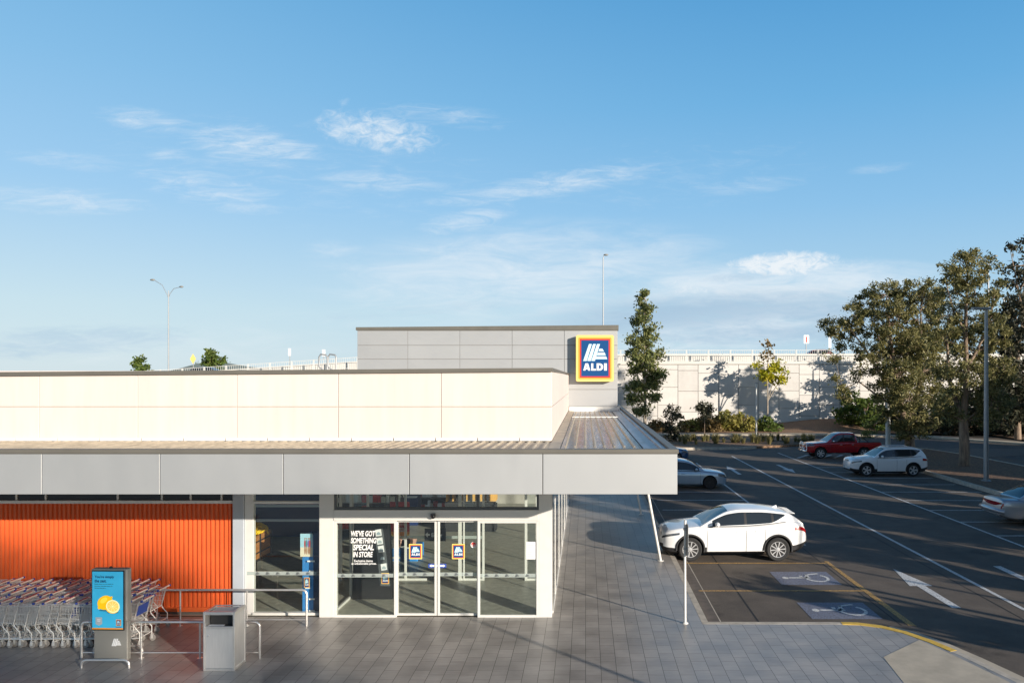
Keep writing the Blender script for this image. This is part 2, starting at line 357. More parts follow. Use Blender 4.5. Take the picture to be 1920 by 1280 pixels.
def asphalt_mat(name, c1, c2, sc_=1.0):
    m = bpy.data.materials.new(name); m.use_nodes = True; t = m.node_tree; b = t.nodes['Principled BSDF']
    tcn = N(t, 'ShaderNodeTexCoord')
    def nz(s, d, r=.6):
        n = N(t, 'ShaderNodeTexNoise'); n.inputs['Scale'].default_value = s; n.inputs['Detail'].default_value = d; n.inputs['Roughness'].default_value = r; t.links.new(tcn.outputs['Object'], n.inputs['Vector']); return n.outputs[0]
    a = nz(.35*sc_, 5); g = nz(38, 3, .75); st = nz(1.4, 6, .7)
    vo = N(t, 'ShaderNodeTexVoronoi'); vo.inputs['Scale'].default_value = 30; t.links.new(tcn.outputs['Object'], vo.inputs['Vector'])
    mr = N(t, 'ShaderNodeMapRange'); mr.inputs[1].default_value = .3; mr.inputs[2].default_value = .7; t.links.new(a, mr.inputs[0])
    c = mixc(t, mr.outputs[0], c1, c2)
    f = math_n(t, 'MULTIPLY', math_n(t, 'MULTIPLY_ADD', g, 1.5, 0.25), math_n(t, 'MULTIPLY_ADD', st, 0.7, 0.65))
    vm = N(t, 'ShaderNodeVectorMath'); vm.operation = 'SCALE'; t.links.new(c, vm.inputs[0]); t.links.new(f, vm.inputs['Scale'])
    sp_ = nz(.8, 4, .55); oil = N(t, 'ShaderNodeMapRange'); oil.inputs[1].default_value = .60; oil.inputs[2].default_value = .70; oil.inputs[3].default_value = 1.0; oil.inputs[4].default_value = .62; t.links.new(sp_, oil.inputs[0]); f = math_n(t, 'MULTIPLY', f, oil.outputs[0]); t.links.new(f, vm.inputs['Scale'])
    speck = math_n(t, 'LESS_THAN', vo.outputs['Distance'], 0.13)
    c = mixc(t, math_n(t, 'MULTIPLY', speck, .35), vm.outputs[0], (.20, .18, .155))
    t.links.new(c, b.inputs['Base Color']); b.inputs['Roughness'].default_value = .85; b.inputs['Specular IOR Level'].default_value = .35
    bp = N(t, 'ShaderNodeBump'); bp.inputs['Strength'].default_value = .55; bp.inputs['Distance'].default_value = .012; t.links.new(g, bp.inputs['Height']); t.links.new(bp.outputs[0], b.inputs['Normal'])
    return m
M = {}
M['paving'] = paving_mat()
M['asphalt'] = asphalt_mat('asphalt', (.105, .088, .073), (.140, .115, .093))
M['road'] = asphalt_mat('road', (.085, .08, .075), (.105, .097, .088))
def paint_mat(name, col, wear):
    m = mat(name, col, .7, noise=.12, nscale=9); t = m.node_tree; b = t.nodes['Principled BSDF']
    tcn = N(t, 'ShaderNodeTexCoord'); n = N(t, 'ShaderNodeTexNoise'); n.inputs['Scale'].default_value = 26; n.inputs['Detail'].default_value = 5; n.inputs['Roughness'].default_value = .75; t.links.new(tcn.outputs['Object'], n.inputs['Vector'])
    mr = N(t, 'ShaderNodeMapRange'); mr.inputs[1].default_value = wear-.06; mr.inputs[2].default_value = wear+.06; t.links.new(n.outputs[0], mr.inputs[0])
    src = b.inputs['Base Color'].links[0].from_socket; t.links.new(mixc(t, mr.outputs[0], (.06, .055, .05), src), b.inputs['Base Color'])
    return m
M['line_white'] = paint_mat('line_white', (.64, .64, .63), .43)
M['line_yellow'] = paint_mat('line_yellow', (.55, .32, .085), .46)
M['bay_blue'] = paint_mat('bay_blue', (.185, .20, .265), .44)
M['line_worn'] = paint_mat('line_worn', (.68, .68, .66), .42)
M['kerb_yellow'] = mat('kerb_yellow', (.68, .44, .07), .7, noise=.18, nscale=8)
M['kerb'] = mat('kerb', (.47, .42, .35), .85, noise=.22, nscale=5, bump=.2)
M['concrete'] = mat('concrete', (.47, .41, .32), .85, noise=.14, nscale=2.5, bump=.2)
M['gutter'] = mat('gutter', (.12, .10, .085), .85, noise=.3, nscale=4, bump=.2)
M['island_mulch'] = mat('island_mulch', (.105, .056, .034), .95, noise=.5, nscale=9, bump=.9, bscale=22, col2=(.25, .145, .085))  # copy of the mulch, darkened to put the island's shade into its colour
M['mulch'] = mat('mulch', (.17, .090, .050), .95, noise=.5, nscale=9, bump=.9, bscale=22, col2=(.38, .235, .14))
M['earth'] = mat('earth', (.16, .15, .09), .95, noise=.4, nscale=.6, bump=.5, bscale=8)
M['cream'] = mat('cream', (.655, .582, .540), .75, noise=.05, nscale=1.6, stretch=(2.5, 2.5, .25), island=.02)
M['joint'] = mat('joint', (.60, .53, .44), .85)
M['white_flash'] = mat('white_flash', (.74, .73, .70), .5, noise=.06)
M['grey_panel'] = mat('grey_panel', (.475, .482, .485), .60, metal=.62, noise=.018, nscale=1.1, stretch=(1.5, 1.5, .5), island=.025)
M['tower_panel'] = mat('tower_panel', (.43, .438, .447), .60, metal=.5, noise=.02, nscale=.9, island=.025)
M['panel_gap'] = mat('panel_gap', (.09, .09, .09), .8)
M['trim'] = mat('trim', (.15, .14, .12), .5, metal=.2, noise=.08, nscale=1.5)
M['roof_beige'] = mat('roof_beige', (.42, .36, .275), .5, metal=.2, noise=.3, nscale=2.2)
M['roof_galv'] = mat('roof_galv', (.42, .42, .43), .30, metal=.85, noise=.30, nscale=1.6, stretch=(3, .6, 1))
M['roof_flash'] = mat('roof_flash', (.24, .27, .32), .34, metal=.7, noise=.45, nscale=2.2, stretch=(2, .5, 1))
M['roof_pan'] = mat('roof_pan', (.15, .135, .13), .26, metal=.8, noise=.7, nscale=2.6, stretch=(6, .35, 1), col2=(.55, .52, .54))
M['soffit'] = mat('soffit', (.22, .22, .225), .7)
M['orange'] = mat('orange', (.70, .128, .034), .42, noise=.07, nscale=1.3, stretch=(1.5, 1, .5))
M['blue_grey'] = mat('blue_grey', (.40, .44, .49), .5, noise=.03)
M['frame'] = mat('frame', (.70, .69, .66), .42, metal=.15, noise=.03)
M['frame_dark'] = mat('frame_dark', (.13, .14, .15), .45, metal=.3)
M['steel'] = mat('steel', (.80, .775, .74), .30, metal=.75, noise=.08, nscale=3)
M['brushed'] = mat('brushed', (.80, .79, .775), .30, metal=.68, noise=.05, nscale=2.5, stretch=(9, 9, 1))
M['white_steel'] = mat('white_steel', (.66, .65, .62), .4, noise=.05)
M['galv'] = mat('galv', (.34, .35, .36), .5, metal=.5, noise=.1)
M['black'] = mat('black', (.018, .018, .02), .45)
M['black_gloss'] = mat('black_gloss', (.012, .012, .014), .08, coat=.5)
M['dark'] = mat('dark', (.028, .029, .031), .7)
M['shop_wall'] = mat('shop_wall', (.36, .34, .31), .8, noise=.2, nscale=1)
M['shop_floor'] = mat('shop_floor', (.38, .37, .315), .42, noise=.25, nscale=6, bump=.02)
M['white'] = mat('white', (.80, .80, .80), .5)
M['paper'] = mat('paper', (.78, .78, .80), .6, noise=.03)
M['ink'] = mat('ink', (.03, .03, .04), .6)
M['logo_yellow'] = mat('logo_yellow', (.86, .63, .19), .35)
M['logo_orange'] = mat('logo_orange', (.86, .34, .05), .35)
M['logo_red'] = mat('logo_red', (.66, .03, .035), .35)
M['logo_blue'] = mat('logo_blue', (.002, .062, .21), .35)
M['logo_cyan'] = mat('logo_cyan', (.62, .86, .93), .35)
M['navy'] = mat('navy', (.015, .02, .10), .4)
M['blue'] = mat('blue', (.05, .27, .68), .5, noise=.05)
M['blue_dark'] = mat('blue_dark', (.015, .045, .14), .5)
M['blue_shelf'] = mat('blue_shelf', (.02, .04, .14), .4)
M['sticker_red'] = mat('sticker_red', (.70, .05, .04), .45)
M['poster_red'] = mat('poster_red', (.55, .03, .03), .5)
M['flame'] = mat('flame', (.90, .28, .03), .5)
M['flame_y'] = mat('flame_y', (.95, .62, .12), .5)
M['timber'] = mat('timber', (.36, .155, .05), .55, noise=.3, nscale=3, stretch=(1, 1, 8))
M['banana'] = mat('banana', (.85, .56, .02), .5, noise=.2, nscale=5)
M['ochre'] = mat('ochre', (.75, .42, .12), .5, noise=.1)
M['safety'] = glass_mat('safety_strip', (.55, .62, .60))
def frosted():
    m = bpy.data.materials.new('frosted_strip'); m.use_nodes = True; t = m.node_tree; b = t.nodes['Principled BSDF']; o = t.nodes['Material Output']
    b.inputs['Base Color'].default_value = (.50, .56, .54, 1); b.inputs['Roughness'].default_value = .6
    tr = N(t, 'ShaderNodeBsdfTransparent'); tr.inputs[0].default_value = (.8, .88, .86, 1); mx = N(t, 'ShaderNodeMixShader'); mx.inputs[0].default_value = .55
    t.links.new(tr.outputs[0], mx.inputs[1]); t.links.new(b.outputs[0], mx.inputs[2]); t.links.new(mx.outputs[0], o.inputs[0]); return m
M['frosted'] = frosted()
M['glass'] = glass_mat('glass', (.955, .98, .965))
M['glass_dark'] = mat('glass_dark', (.012, .014, .016), .03, spec=.6)
M['trolley_wire'] = mat('trolley_wire', (.80, .78, .74), .34, metal=.35, noise=.08)
M['handle_cream'] = mat('handle_cream', (.84, .76, .66), .45)
M['handle_red'] = mat('handle_red', (.46, .10, .085), .5)
M['cap_blue'] = mat('cap_blue', (.03, .07, .34), .45)
M['seat_blue'] = mat('seat_blue', (.04, .10, .42), .45)
M['caster'] = mat('caster', (.30, .28, .26), .6)
M['caster_pale'] = mat('caster_pale', (.62, .58, .50), .6)
M['totem'] = mat('totem', (.27, .26, .235), .5, metal=.2)
M['screen_cyan'] = mat('screen_cyan', (.035, .34, .55), .12, emit=.34, noise=.10, nscale=1.6)
M['screen_text'] = mat('screen_text', (.005, .012, .09), .3)
M['lemon'] = mat('lemon', (.92, .52, .005), .3, emit=.30)
M['lemon_hi'] = mat('lemon_hi', (.95, .66, .05), .3, emit=.32)
M['lemon_flesh'] = mat('lemon_flesh', (.92, .58, .13), .3, emit=.32)
M['lemon_rind'] = mat('lemon_rind', (.95, .82, .42), .3, emit=.34)
M['lemon_sh'] = mat('lemon_shadow', (.03, .25, .36), .3)
M['badge'] = mat('badge', (.34, .40, .43), .4, emit=.1)
M['wall_panel'] = mat('wall_panel', (.61, .585, .555), .85, noise=.08, nscale=.7, bump=.05, island=.05)
M['wall_gap'] = mat('wall_gap', (.32, .30, .28), .9)
M['wall_pale'] = mat('wall_pale', (.66, .63, .58), .85, noise=.04, nscale=.5)
M['rubber'] = mat('rubber', (.018, .018, .019), .8)
M['alloy'] = mat('alloy', (.62, .62, .63), .3, metal=.45)
M['alloy_black'] = mat('alloy_black', (.03, .03, .032), .35, metal=.4)
M['car_glass'] = mat('car_glass', (.022, .028, .033), .02, spec=.9)
M['car_trim'] = mat('car_trim', (.022, .022, .024), .6)
M['chrome'] = mat('chrome', (.72, .72, .73), .12, metal=1)
M['head_lens'] = mat('head_lens', (.07, .075, .085), .08, coat=1)
M['tail_lens'] = mat('tail_lens', (.30, .008, .012), .15, coat=1)
M['tail_amber'] = mat('tail_amber', (.42, .12, .01), .15, coat=1)
M['plate'] = mat('plate', (.70, .70, .66), .5)
M['bark'] = mat('bark', (.17, .115, .08), .9, noise=.45, nscale=5, bump=.6, bscale=14, col2=(.34, .25, .18), stretch=(1, 1, .25))
M['bark_pale'] = mat('bark_pale', (.34, .29, .23), .9, noise=.3, nscale=5, bump=.4)
M['leaf_gum'] = leaf_mat('leaf_gum', (.060, .074, .026), (.165, .156, .052), (.35, .305, .135), .32)
M['leaf_dark'] = leaf_mat('leaf_dark', (.035, .042, .026), (.060, .062, .034), (.10, .09, .06), .22)
M['leaf_green'] = leaf_mat('leaf_green', (.06, .10, .02), (.10, .16, .03), (.17, .20, .05), .35)
M['leaf_lime'] = leaf_mat('leaf_lime', (.30, .34, .02), (.46, .42, .025), (.58, .48, .05), .4)
M['leaf_tall'] = leaf_mat('leaf_tall', (.09, .125, .038), (.165, .185, .06), (.27, .26, .10), .3)
M['leaf_bush'] = leaf_mat('leaf_bush', (.21, .215, .045), (.30, .27, .065), (.40, .33, .11), .35)
M['leaf_brown'] = leaf_mat('leaf_brown', (.16, .11, .045), (.22, .15, .06), (.28, .20, .09), .3)
M['grass_tuft'] = leaf_mat('grass_tuft', (.10, .11, .03), (.19, .16, .06), (.30, .25, .12), .3)
M['hill'] = mat('hill', (.10, .13, .14), .95, noise=.2, nscale=.02)

# ---------------------------------------------------------------- ground, roads, plaza
g = MB(); g.quad([(-1500, -300, -.05), (1500, -300, -.05), (1500, 3000, -.05), (-1500, 3000, -.05)]); tag(g.build('ground', M['earth']), kind='structure')
g = MB(); g.quad([(-45, -60, 0), (60, -60, 0), (60, 74.6, 0), (-45, 74.6, 0)]); tag(g.build('car_park', M['asphalt']), kind='structure')
kline = [(9.3, -12), (9.2, 5), (8.35, 10.5), (7.78, 13.6), (7.42, 14.9), (7.15, 15.6), (6.85, 16.15), (6.5, 16.5), (6.1, 16.68), (5.5, 16.73), (2.62, 16.75), (2.62, 64)]
poly = [(-45, -12)]+kline[:-1]+[(2.62, 64), (-.77, 64), (-.77, 17.25), (-45, 17.25)]
g = MB(); g.prism(poly, -.04, PZ, 'xy'); tag(g.build('plaza_paving', M['paving']), kind='structure')
g = MB(); g.strip(kline, 0.0, .15, -.03, PZ+.003); tag(g.build('kerb', M['kerb']), kind='structure')
g = MB(); g.strip([(7.36, 15.05), (7.15, 15.6), (6.85, 16.15), (6.5, 16.5), (6.1, 16.68), (5.75, 16.71)], -.005, .157, .01, PZ+.009); tag(g.build('yellow_kerb_paint', M['kerb_yellow']), kind='structure')
g = MB(); g.strip([(2.77, 16.9), (2.77, 64)], 0, .34, .004, None); g.strip([(3.11, 16.9), (3.11, 64)], 0, .025, .005, None, 1)
g.build('gutter', [M['gutter'], M['kerb']])['kind'] = 'structure'
g = MB(); g.strip([(9.46, -12), (9.36, 5), (8.5, 10.5), (7.93, 13.6), (7.57, 14.9), (7.3, 15.7), (6.98, 16.3), (6.62, 16.68)], 0, .42, .005, None); tag(g.build('kerb_channel', M['concrete']), kind='structure')
g = MB(); g.prism([(5.88, 14.75), (7.02, 15.72), (7.3, 14.9), (7.66, 13.6), (8.22, 10.6), (5.55, 10.2), (5.75, 13.5)], PZ-.01, PZ+.005); tag(g.build('kerb_ramp', M['concrete']), kind='structure')
# painted markings
def line_sheet(name, quads, m, z=.006):
    g = MB()
    for q in quads: g.quad([(x, y, z) for x, y in q])
    return tag(g.build(name, m), kind='structure')
def rect(x0, y0, x1, y1): return [(x0, y0), (x1, y0), (x1, y1), (x0, y1)]
q = [rect(10.62, 5, 10.74, 54.5), rect(14.62, 8, 14.73, 57)]
for i in range(8): q.append(rect(3.3, 26.9+i*2.55, 7.35, 27.0+i*2.55))
q.append(rect(7.35, 25.2, 7.45, 50))
for i in range(14): q.append(rect(14.74, 16.3+i*2.6, 19.7, 16.4+i*2.6))
for i in range(7): q.append([(15+i*.85, 53.2), (15.25+i*.85, 53.2), (16.6+i*.85, 55.4), (16.35+i*.85, 55.4)])
q.append(rect(12.22, 14.0, 12.45, 22.4))
line_sheet('white_line_marking', q, M['line_white'])
line_sheet('asphalt_seam', [[(3.98, 16.95), (4.02, 16.95), (4.05, 27), (4.02, 27)], [(7.18, 17.0), (7.21, 17.0), (7.24, 30), (7.21, 30)], rect(8.6, 31.0, 14, 31.04), [(10.2, 12), (10.23, 12), (10.3, 50), (10.27, 50)]], M['rubber'] if 'rubber' in M else M['gutter'], .0035)
def arrow(x, y0, y1, up):
    hl, d = 1.85, 1 if up else -1
    tip, base = (y1, y0) if up else (y0, y1); hb = tip-d*hl
    return [[(x-.11, base), (x+.11, base), (x+.11, hb), (x-.11, hb)][::1], [(x-.31, hb), (x+.31, hb), (x, tip)]]
a = arrow(9.1, 18.3, 22.1, True)+arrow(9.1, 44.0, 48.2, True)+arrow(12.6, 44.8, 49.0, False)
line_sheet('lane_arrow_marking', a, M['line_white'])
line_sheet('yellow_line_marking', [rect(3.0, 22.72, 7.34, 22.82), rect(3.0, 19.74, 7.34, 19.84), [(7.35, 23.0), (7.35, 17.0), (7.52, 16.95), (7.47, 23.0)]], M['line_yellow'])
def chair_bay(y0, y1, x0, x1):
    line_sheet('accessible_bay_marking', [rect(x0, y0, x1, y1)], M['bay_blue'], .006)
    g = MB(); cx, cy = (x0+x1)/2+.12, (y0+y1)/2; z = .011
    def seg(pts, wd):
        for a, b in zip(pts[:-1], pts[1:]):
            d = (Vector(b)-Vector(a)).normalized(); n_ = Vector((-d.y, d.x))*wd/2
            e = d*wd*.3; A = Vector(a)-e; B = Vector(b)+e
            g.quad([(*(A-n_), z), (*(B-n_), z), (*(B+n_), z), (*(A+n_), z)])
    # wheelchair user lying along -X (head to the left)
    wheel = [(cx+.22+.30*math.cos(R(t)), cy-.02+.34*math.sin(R(t))) for t in range(-215, 60, 22)]
    WC = (cx+.22, cy-.02)
    for t in range(-215, 50, 15):
        q4 = [(WC[0]+.30*k_*math.cos(R(u_)), WC[1]+.34*k_*math.sin(R(u_)), z) for k_, u_ in ((.86, t), (1.14, t), (1.14, t+15), (.86, t+15))]; g.quad(q4)
    seg([(cx-.52, cy+.02), (cx+.02, cy+.02)], .11); seg([(cx-.18, cy+.05), (cx-.18, cy+.22)], .085)
    seg([(cx+.0, cy+.06), (cx+.02, cy+.34), (cx+.36, cy+.46)], .09)
    g.prism([(cx-.66+.09*math.cos(k*.7), cy+.02+.11*math.sin(k*.7)) for k in range(9)], z-.002, z)
    tag(g.build('wheelchair_marking', M['line_worn']), kind='structure')
chair_bay(20.35, 21.75, 5.35, 7.0); chair_bay(17.45, 18.75, 5.3, 6.95)
# far end of the car park: garden bed, road, path, mulch bank, right-hand island
g = MB(); g.prism([(2.9, 59.6), (8, 59.4), (12.2, 59.6), (13.5, 60.5), (20, 63.5), (25.5, 66), (25, 67.6), (2.9, 67.6)], .0, .16); tag(g.build('garden_bed', M['mulch']), kind='structure')
g = MB(); g.strip([(2.9, 59.4), (8, 59.2), (12.3, 59.4), (13.8, 60.3)], -.16, 0, 0, .2); tag(g.build('garden_kerb', M['kerb']), kind='structure')
isl = [(19.95, 5), (20.0, 34), (20.3, 45), (20.9, 50.5), (22.5, 57), (24.6, 60.0), (26.6, 58.5), (27.3, 54), (27.4, 46), (27.0, 30), (26.4, 5)]
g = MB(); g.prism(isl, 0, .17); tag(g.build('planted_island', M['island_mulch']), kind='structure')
g = MB(); g.strip(isl+[isl[0]], -.16, 0, 0, .2); tag(g.build('island_kerb', M['kerb']), kind='structure')
g = MB(); g.strip([(2.9, 68), (24, 68.2), (29.5, 66.2), (32.2, 61), (33, 52), (32.5, 12)], -4.0, 3.0, .008, None); tag(g.build('road', M['road']), kind='structure')
g = MB(); g.strip([(-10, 75), (24, 75.1), (33, 72.2), (38.3, 64), (39, 52), (38.5, 12)], -.5, .9, .0, .16); tag(g.build('footpath', M['concrete']), kind='structure')
g = MB(); g.prism([(25.6, 58.5), (28.0, 60.6), (36.6, 60.2), (36.4, 56.6), (28.6, 53.6), (27.3, 53.8)], .002, .014); tag(g.build('crossing', M['gutter']), kind='structure')
def bank_z(x, y):
    t = min(1, max(0, (y-75.6)/8.5)); bump = .9*math.exp(-((x-27)/9)**2)+.12*math.sin(x*.5)
    if x > 38: bump += min(3.5, (x-38)*.3)
    return .14+t*t*(3-2*t)*max(.05, bump)
g = MB(); nx, ny = 60, 9; xs = [-12+i*72/nx for i in range(nx+1)]; ys = [75.4+j*9.6/ny for j in range(ny+1)]
g.add([(x, y, bank_z(x, y)) for y in ys for x in xs], [(j*(nx+1)+i, j*(nx+1)+i+1, (j+1)*(nx+1)+i+1, (j+1)*(nx+1)+i) for j in range(ny) for i in range(nx)])
g.quad([(39.4, 12, .13), (75, 12, 3.2), (75, 76, 3.2), (39.9, 76, .14)])
tag(g.build('mulch_bank', M['mulch'], smooth=60), kind='structure')
g = MB(); vs = []; n = 40
for i in range(n+1):
    x = -700+i*16; z = 26+30*math.exp(-((x+540)/70)**2)+12*math.exp(-((x+350)/90)**2)+3*math.sin(i*.9)
    vs += [(x, 1100, -3), (x, 1100, z*.55), (x, 1300, -3)]
fs = []
for i in range(n): fs += [(i*3, i*3+3, i*3+4, i*3+1), (i*3+1, i*3+4, i*3+5, i*3+2)]
g.add(vs, fs); tag(g.build('hills', M['hill'], smooth=60), kind='structure')

# ---------------------------------------------------------------- emblem (border, field, stripes, letters)
def rrect(x0, z0, x1, z1, r, n=5):
    P = []
    for cx, cz, a0 in ((x1-r, z0+r, -90), (x1-r, z1-r, 0), (x0+r, z1-r, 90), (x0+r, z0+r, 180)):
        for i in range(n+1): a = R(a0+90*i/n); P.append((cx+r*math.cos(a), cz+r*math.sin(a)))
    return P
GLYPH = [[(745,455),(783,455),(714,680),(667,680)], [(800,455),(838,455),(769,680),(722,680)], [(853,455),(893,455),(824,680),(777,680)],
         [(886,517),(925,517),(947,552),(872,552)], [(866,567),(955,567),(972,604),(850,604)], [(846,619),(975,619),(992,656),(832,656)]]
def letters():
    L = []
    def S(poly, x0, x1): return [(x0+(x1-x0)*a, 808-96*b) for a, b in poly]
    L.append(S([(0,0),(.30,0),(.35,.17),(.5,.17),(.5,.38),(.42,.38),(.5,.70),(.5,1),(.31,1)], 667, 762)); L.append(S([(1,0),(.69,1),(.5,1),(.5,.70),(.58,.38),(.5,.38),(.5,.17),(.65,.17),(.70,0)], 667, 762))
    L.append(S([(0,0),(1,0),(1,.24),(.44,.24),(.44,1),(0,1)], 774, 838))
    o = [(0,.0),(.45,0)]+[(.45+.55*math.cos(R(t)), .5+.5*math.sin(R(t))) for t in range(-75, 1, 15)]; i_ = [(.66,.5)]+[(.42+.24*math.cos(R(t)), .5+.26*math.sin(R(t))) for t in range(-15, -91, -15)]+[(.34,.24),(.34,.5),(0,.5)]
    L.append(S(o+i_, 848, 936)); L.append(S([(a, 1-b) for a, b in reversed(o+i_)], 848, 936))
    L.append(S([(0,0),(1,0),(1,1),(0,1)], 948, 986))
    return L
LETTERS = letters()
LOGO_MATS = ['logo_yellow', 'logo_orange', 'logo_red', 'logo_blue', 'logo_cyan', 'white']
def emblem(mb, x0, z0, x1, z1, y, base=0, step=.003, tf=None, border=True, navy=False):
    """square emblem facing -Y; materials base..base+5 follow LOGO_MATS"""
    wd, ht = x1-x0, z1-z0
    def put(poly, yy_, mi):
        P = [(a, yy_, b) for a, b in poly]; ar = sum(p[0]*q_[1]-q_[0]*p[1] for p, q_ in zip(poly, poly[1:]+poly[:1]))
        if ar < 0: P = P[::-1]
        mb.add([tf(p) if tf else p for p in P], [tuple(range(len(P)))], mi)
    if border:
        for k, f in enumerate((0, .062, .102, .138)):
            put(rrect(x0+f*wd, z0+f*wd, x1-f*wd, z1-f*wd, max(.002, (.05-.3*f)*wd) if f < .1 else .004*wd), y-k*step, base+k)
        fx0, fx1, fz0, fz1 = x0+.138*wd, x1-.138*wd, z0+.138*wd, z1-.138*wd; yb = y-4*step
    else: fx0, fx1, fz0, fz1, yb = x0, x1, z0, z1, y-step
    def MP(p): return (fx0+(p[0]-640)/370*(fx1-fx0), fz1-(p[1]-405)/480*(fz1-fz0))
    for p in GLYPH: put([MP(a) for a in p], yb, base+4)
    for p in LETTERS: put([MP(a) for a in p], yb, base+5)
def glyph_only(mb, x0, z0, x1, z1, y, mi=0, tf=None):
    for p in GLYPH:
        P = [(x0+(a-667)/325*(x1-x0), y, z1-(b-455)/225*(z1-z0)) for a, b in p]
        P = [tf(q_) for q_ in P] if tf else P
        mb.add(P, [tuple(reversed(range(len(P))))], mi)
# ---------------------------------------------------------------- the supermarket
F = 17.2
B0 = (-5.0, F, PZ)
bld = empty('supermarket_building', B0, 'long low supermarket with cream parapet, grey canopy, orange wall and glass doors', 'building')
def bp(mb, name, mats, parent=None, **k):
    if parent is None: return mb.build(name, mats, bld, B0, **k)
    return mb.build(name, mats, parent, B0, **k)
def mb_panels(xs, zs, y0, y1, gap, mi=0, cb=0.006):
    m_ = MB()
    for a, b in zip(xs[:-1], xs[1:]):
        for c, d in zip(zs[:-1], zs[1:]): m_.cbox(a+gap/2, y0, c+gap/2, b-gap/2, y1, d-gap/2, cb, mi)
    return m_
# parapet
xs = [-30, -26, -22, -17.2, -12.45, -10.2, -7.94, -5.63, -3.29, -.772]
m_ = mb_panels(xs, [4.19, 4.975, 5.80], 17.0, 17.1, .011); m_.box(-30, 17.03, 4.16, -.80, 17.3, 5.76, 1)
ys_ = [17.1, 21.6, 26.2, 30.8, 33.98]
for a, b in zip(ys_[:-1], ys_[1:]):
    for c, d in zip([4.19, 4.975], [4.975, 5.80]): m_.cbox(-.86, a+.008, c+.008, -.772, b-.008, d-.008, .004)
m_.box(-1.0, 17.12, 4.16, -.80, 33.9, 5.76, 1)
pw = bp(m_, 'parapet_wall', [M['cream'], M['joint']])
m_ = MB(); m_.prism([(-30, 5.55), (-.75, 5.775), (-.75, 5.862), (-30, 5.64)], 16.94, 17.33, 'xz'); m_.prism([(17.33, 5.776), (33.97, 5.83), (33.97, 5.88), (17.33, 5.86)], -1.02, -.748, 'yz')
bp(m_, 'parapet_cap', M['trim'], pw)
m_ = MB(); x = -13.9
while x < -.9:
    m_.box(x, 16.955, 4.205, min(x+.93, -.80), 16.985, 4.275); x += .955
bp(m_, 'roof_flashing', M['white_flash'], pw)
m_ = MB(); m_.box(-30, 17.34, 4.3, -1.03, 33.9, 5.3); bp(m_, 'main_roof', M['roof_beige'])
# canopy
xs = [-30, -26.2, -22.2, -19.7, -17.3, -14.95, -12.6, -10.27, -8.04, -5.71, -3.33, -.81, 1.74]
m_ = mb_panels(xs, [3.425, 4.20], 14.10, 14.16, .014, 0, .004); m_.box(-30, 14.165, 3.43, 1.70, 14.20, 4.19, 1)
for a, b in zip([14.17, 18.2, 22.3, 26.4, 30.5, 34.6], [18.2, 22.3, 26.4, 30.5, 34.6, 39.3]): m_.cbox(1.685, a+.007, 3.432, 1.74, b-.007, 4.193, .004)
fas = bp(m_, 'canopy_fascia', [M['grey_panel'], M['panel_gap']])
m_ = MB(); m_.cbox(-30, 14.07, 4.202, 1.755, 14.24, 4.285, .006); m_.cbox(1.60, 14.245, 4.203, 1.757, 39.3, 4.286, .006)
bp(m_, 'fascia_trim', M['trim'], fas)
m_ = MB(); m_.box(-30, 14.21, 3.44, 1.68, 17.19, 3.47); m_.box(-.76, 17.2, 3.44, 1.68, 39.3, 3.47); bp(m_, 'canopy_soffit', M['soffit'])
m_ = MB(); m_.quad([(-30, 14.2, 4.215), (-.77, 14.2, 4.215), (-.77, 17.0, 4.175), (-30, 17.0, 4.175)])
x = -13.6
while x < -.85:
    m_.add([(x, 14.24, 4.216), (x+.06, 14.24, 4.216), (x+.045, 14.24, 4.25), (x+.015, 14.24, 4.25), (x, 16.95, 4.176), (x+.06, 16.95, 4.176), (x+.045, 16.95, 4.21), (x+.015, 16.95, 4.21)], [(0,1,2,3), (7,6,5,4), (1,5,6,2), (2,6,7,3), (3,7,4,0)]); x += .205
rf = bp(m_, 'canopy_roof', M['roof_beige'])
m_ = MB(); m_.quad([(-.765, 14.2, 4.18), (1.6, 14.2, 4.18), (1.6, 39.3, 4.12), (-.765, 39.3, 4.12)])
xr = [-.45+.205*i for i in range(8)]
m_.m = [1]*len(m_.f)
for x in xr:
    for (a, b, za, zb) in ((14.3, 15.35, 4.185, 4.181), (15.4, 28.0, 4.19, 4.155), (28.1, 33.6, 4.16, 4.14)):
        m_.add([(x, a, za-.01), (x+.055, a, za-.01), (x+.04, a, za+.035), (x+.015, a, za+.035), (x, b, zb-.01), (x+.055, b, zb-.01), (x+.04, b, zb+.035), (x+.015, b, zb+.035)], [(0,1,2,3), (7,6,5,4), (1,5,6,2), (2,6,7,3), (3,7,4,0)])
bp(m_, 'metal_decking', [M['roof_beige'], M['roof_pan']], rf)
m_ = MB(); m_.quad([(1.18, 14.25, 4.20), (1.60, 14.25, 4.235), (1.60, 33.9, 4.20), (1.18, 33.9, 4.165)]); m_.box(1.47, 14.6, 4.2, 1.5, 33.9, 4.262)
bp(m_, 'gutter_flashing', M['roof_flash'], rf)
m_ = MB(); m_.quad([(-.765, 14.6, 4.20), (-.52, 14.6, 4.195), (-.52, 33.9, 4.16), (-.765, 33.9, 4.175)]); m_.box(-.5, 28.0, 4.17, 1.2, 28.1, 4.205, 1)
bp(m_, 'wall_flashing', [M['roof_beige'], M['white_flash']], rf)
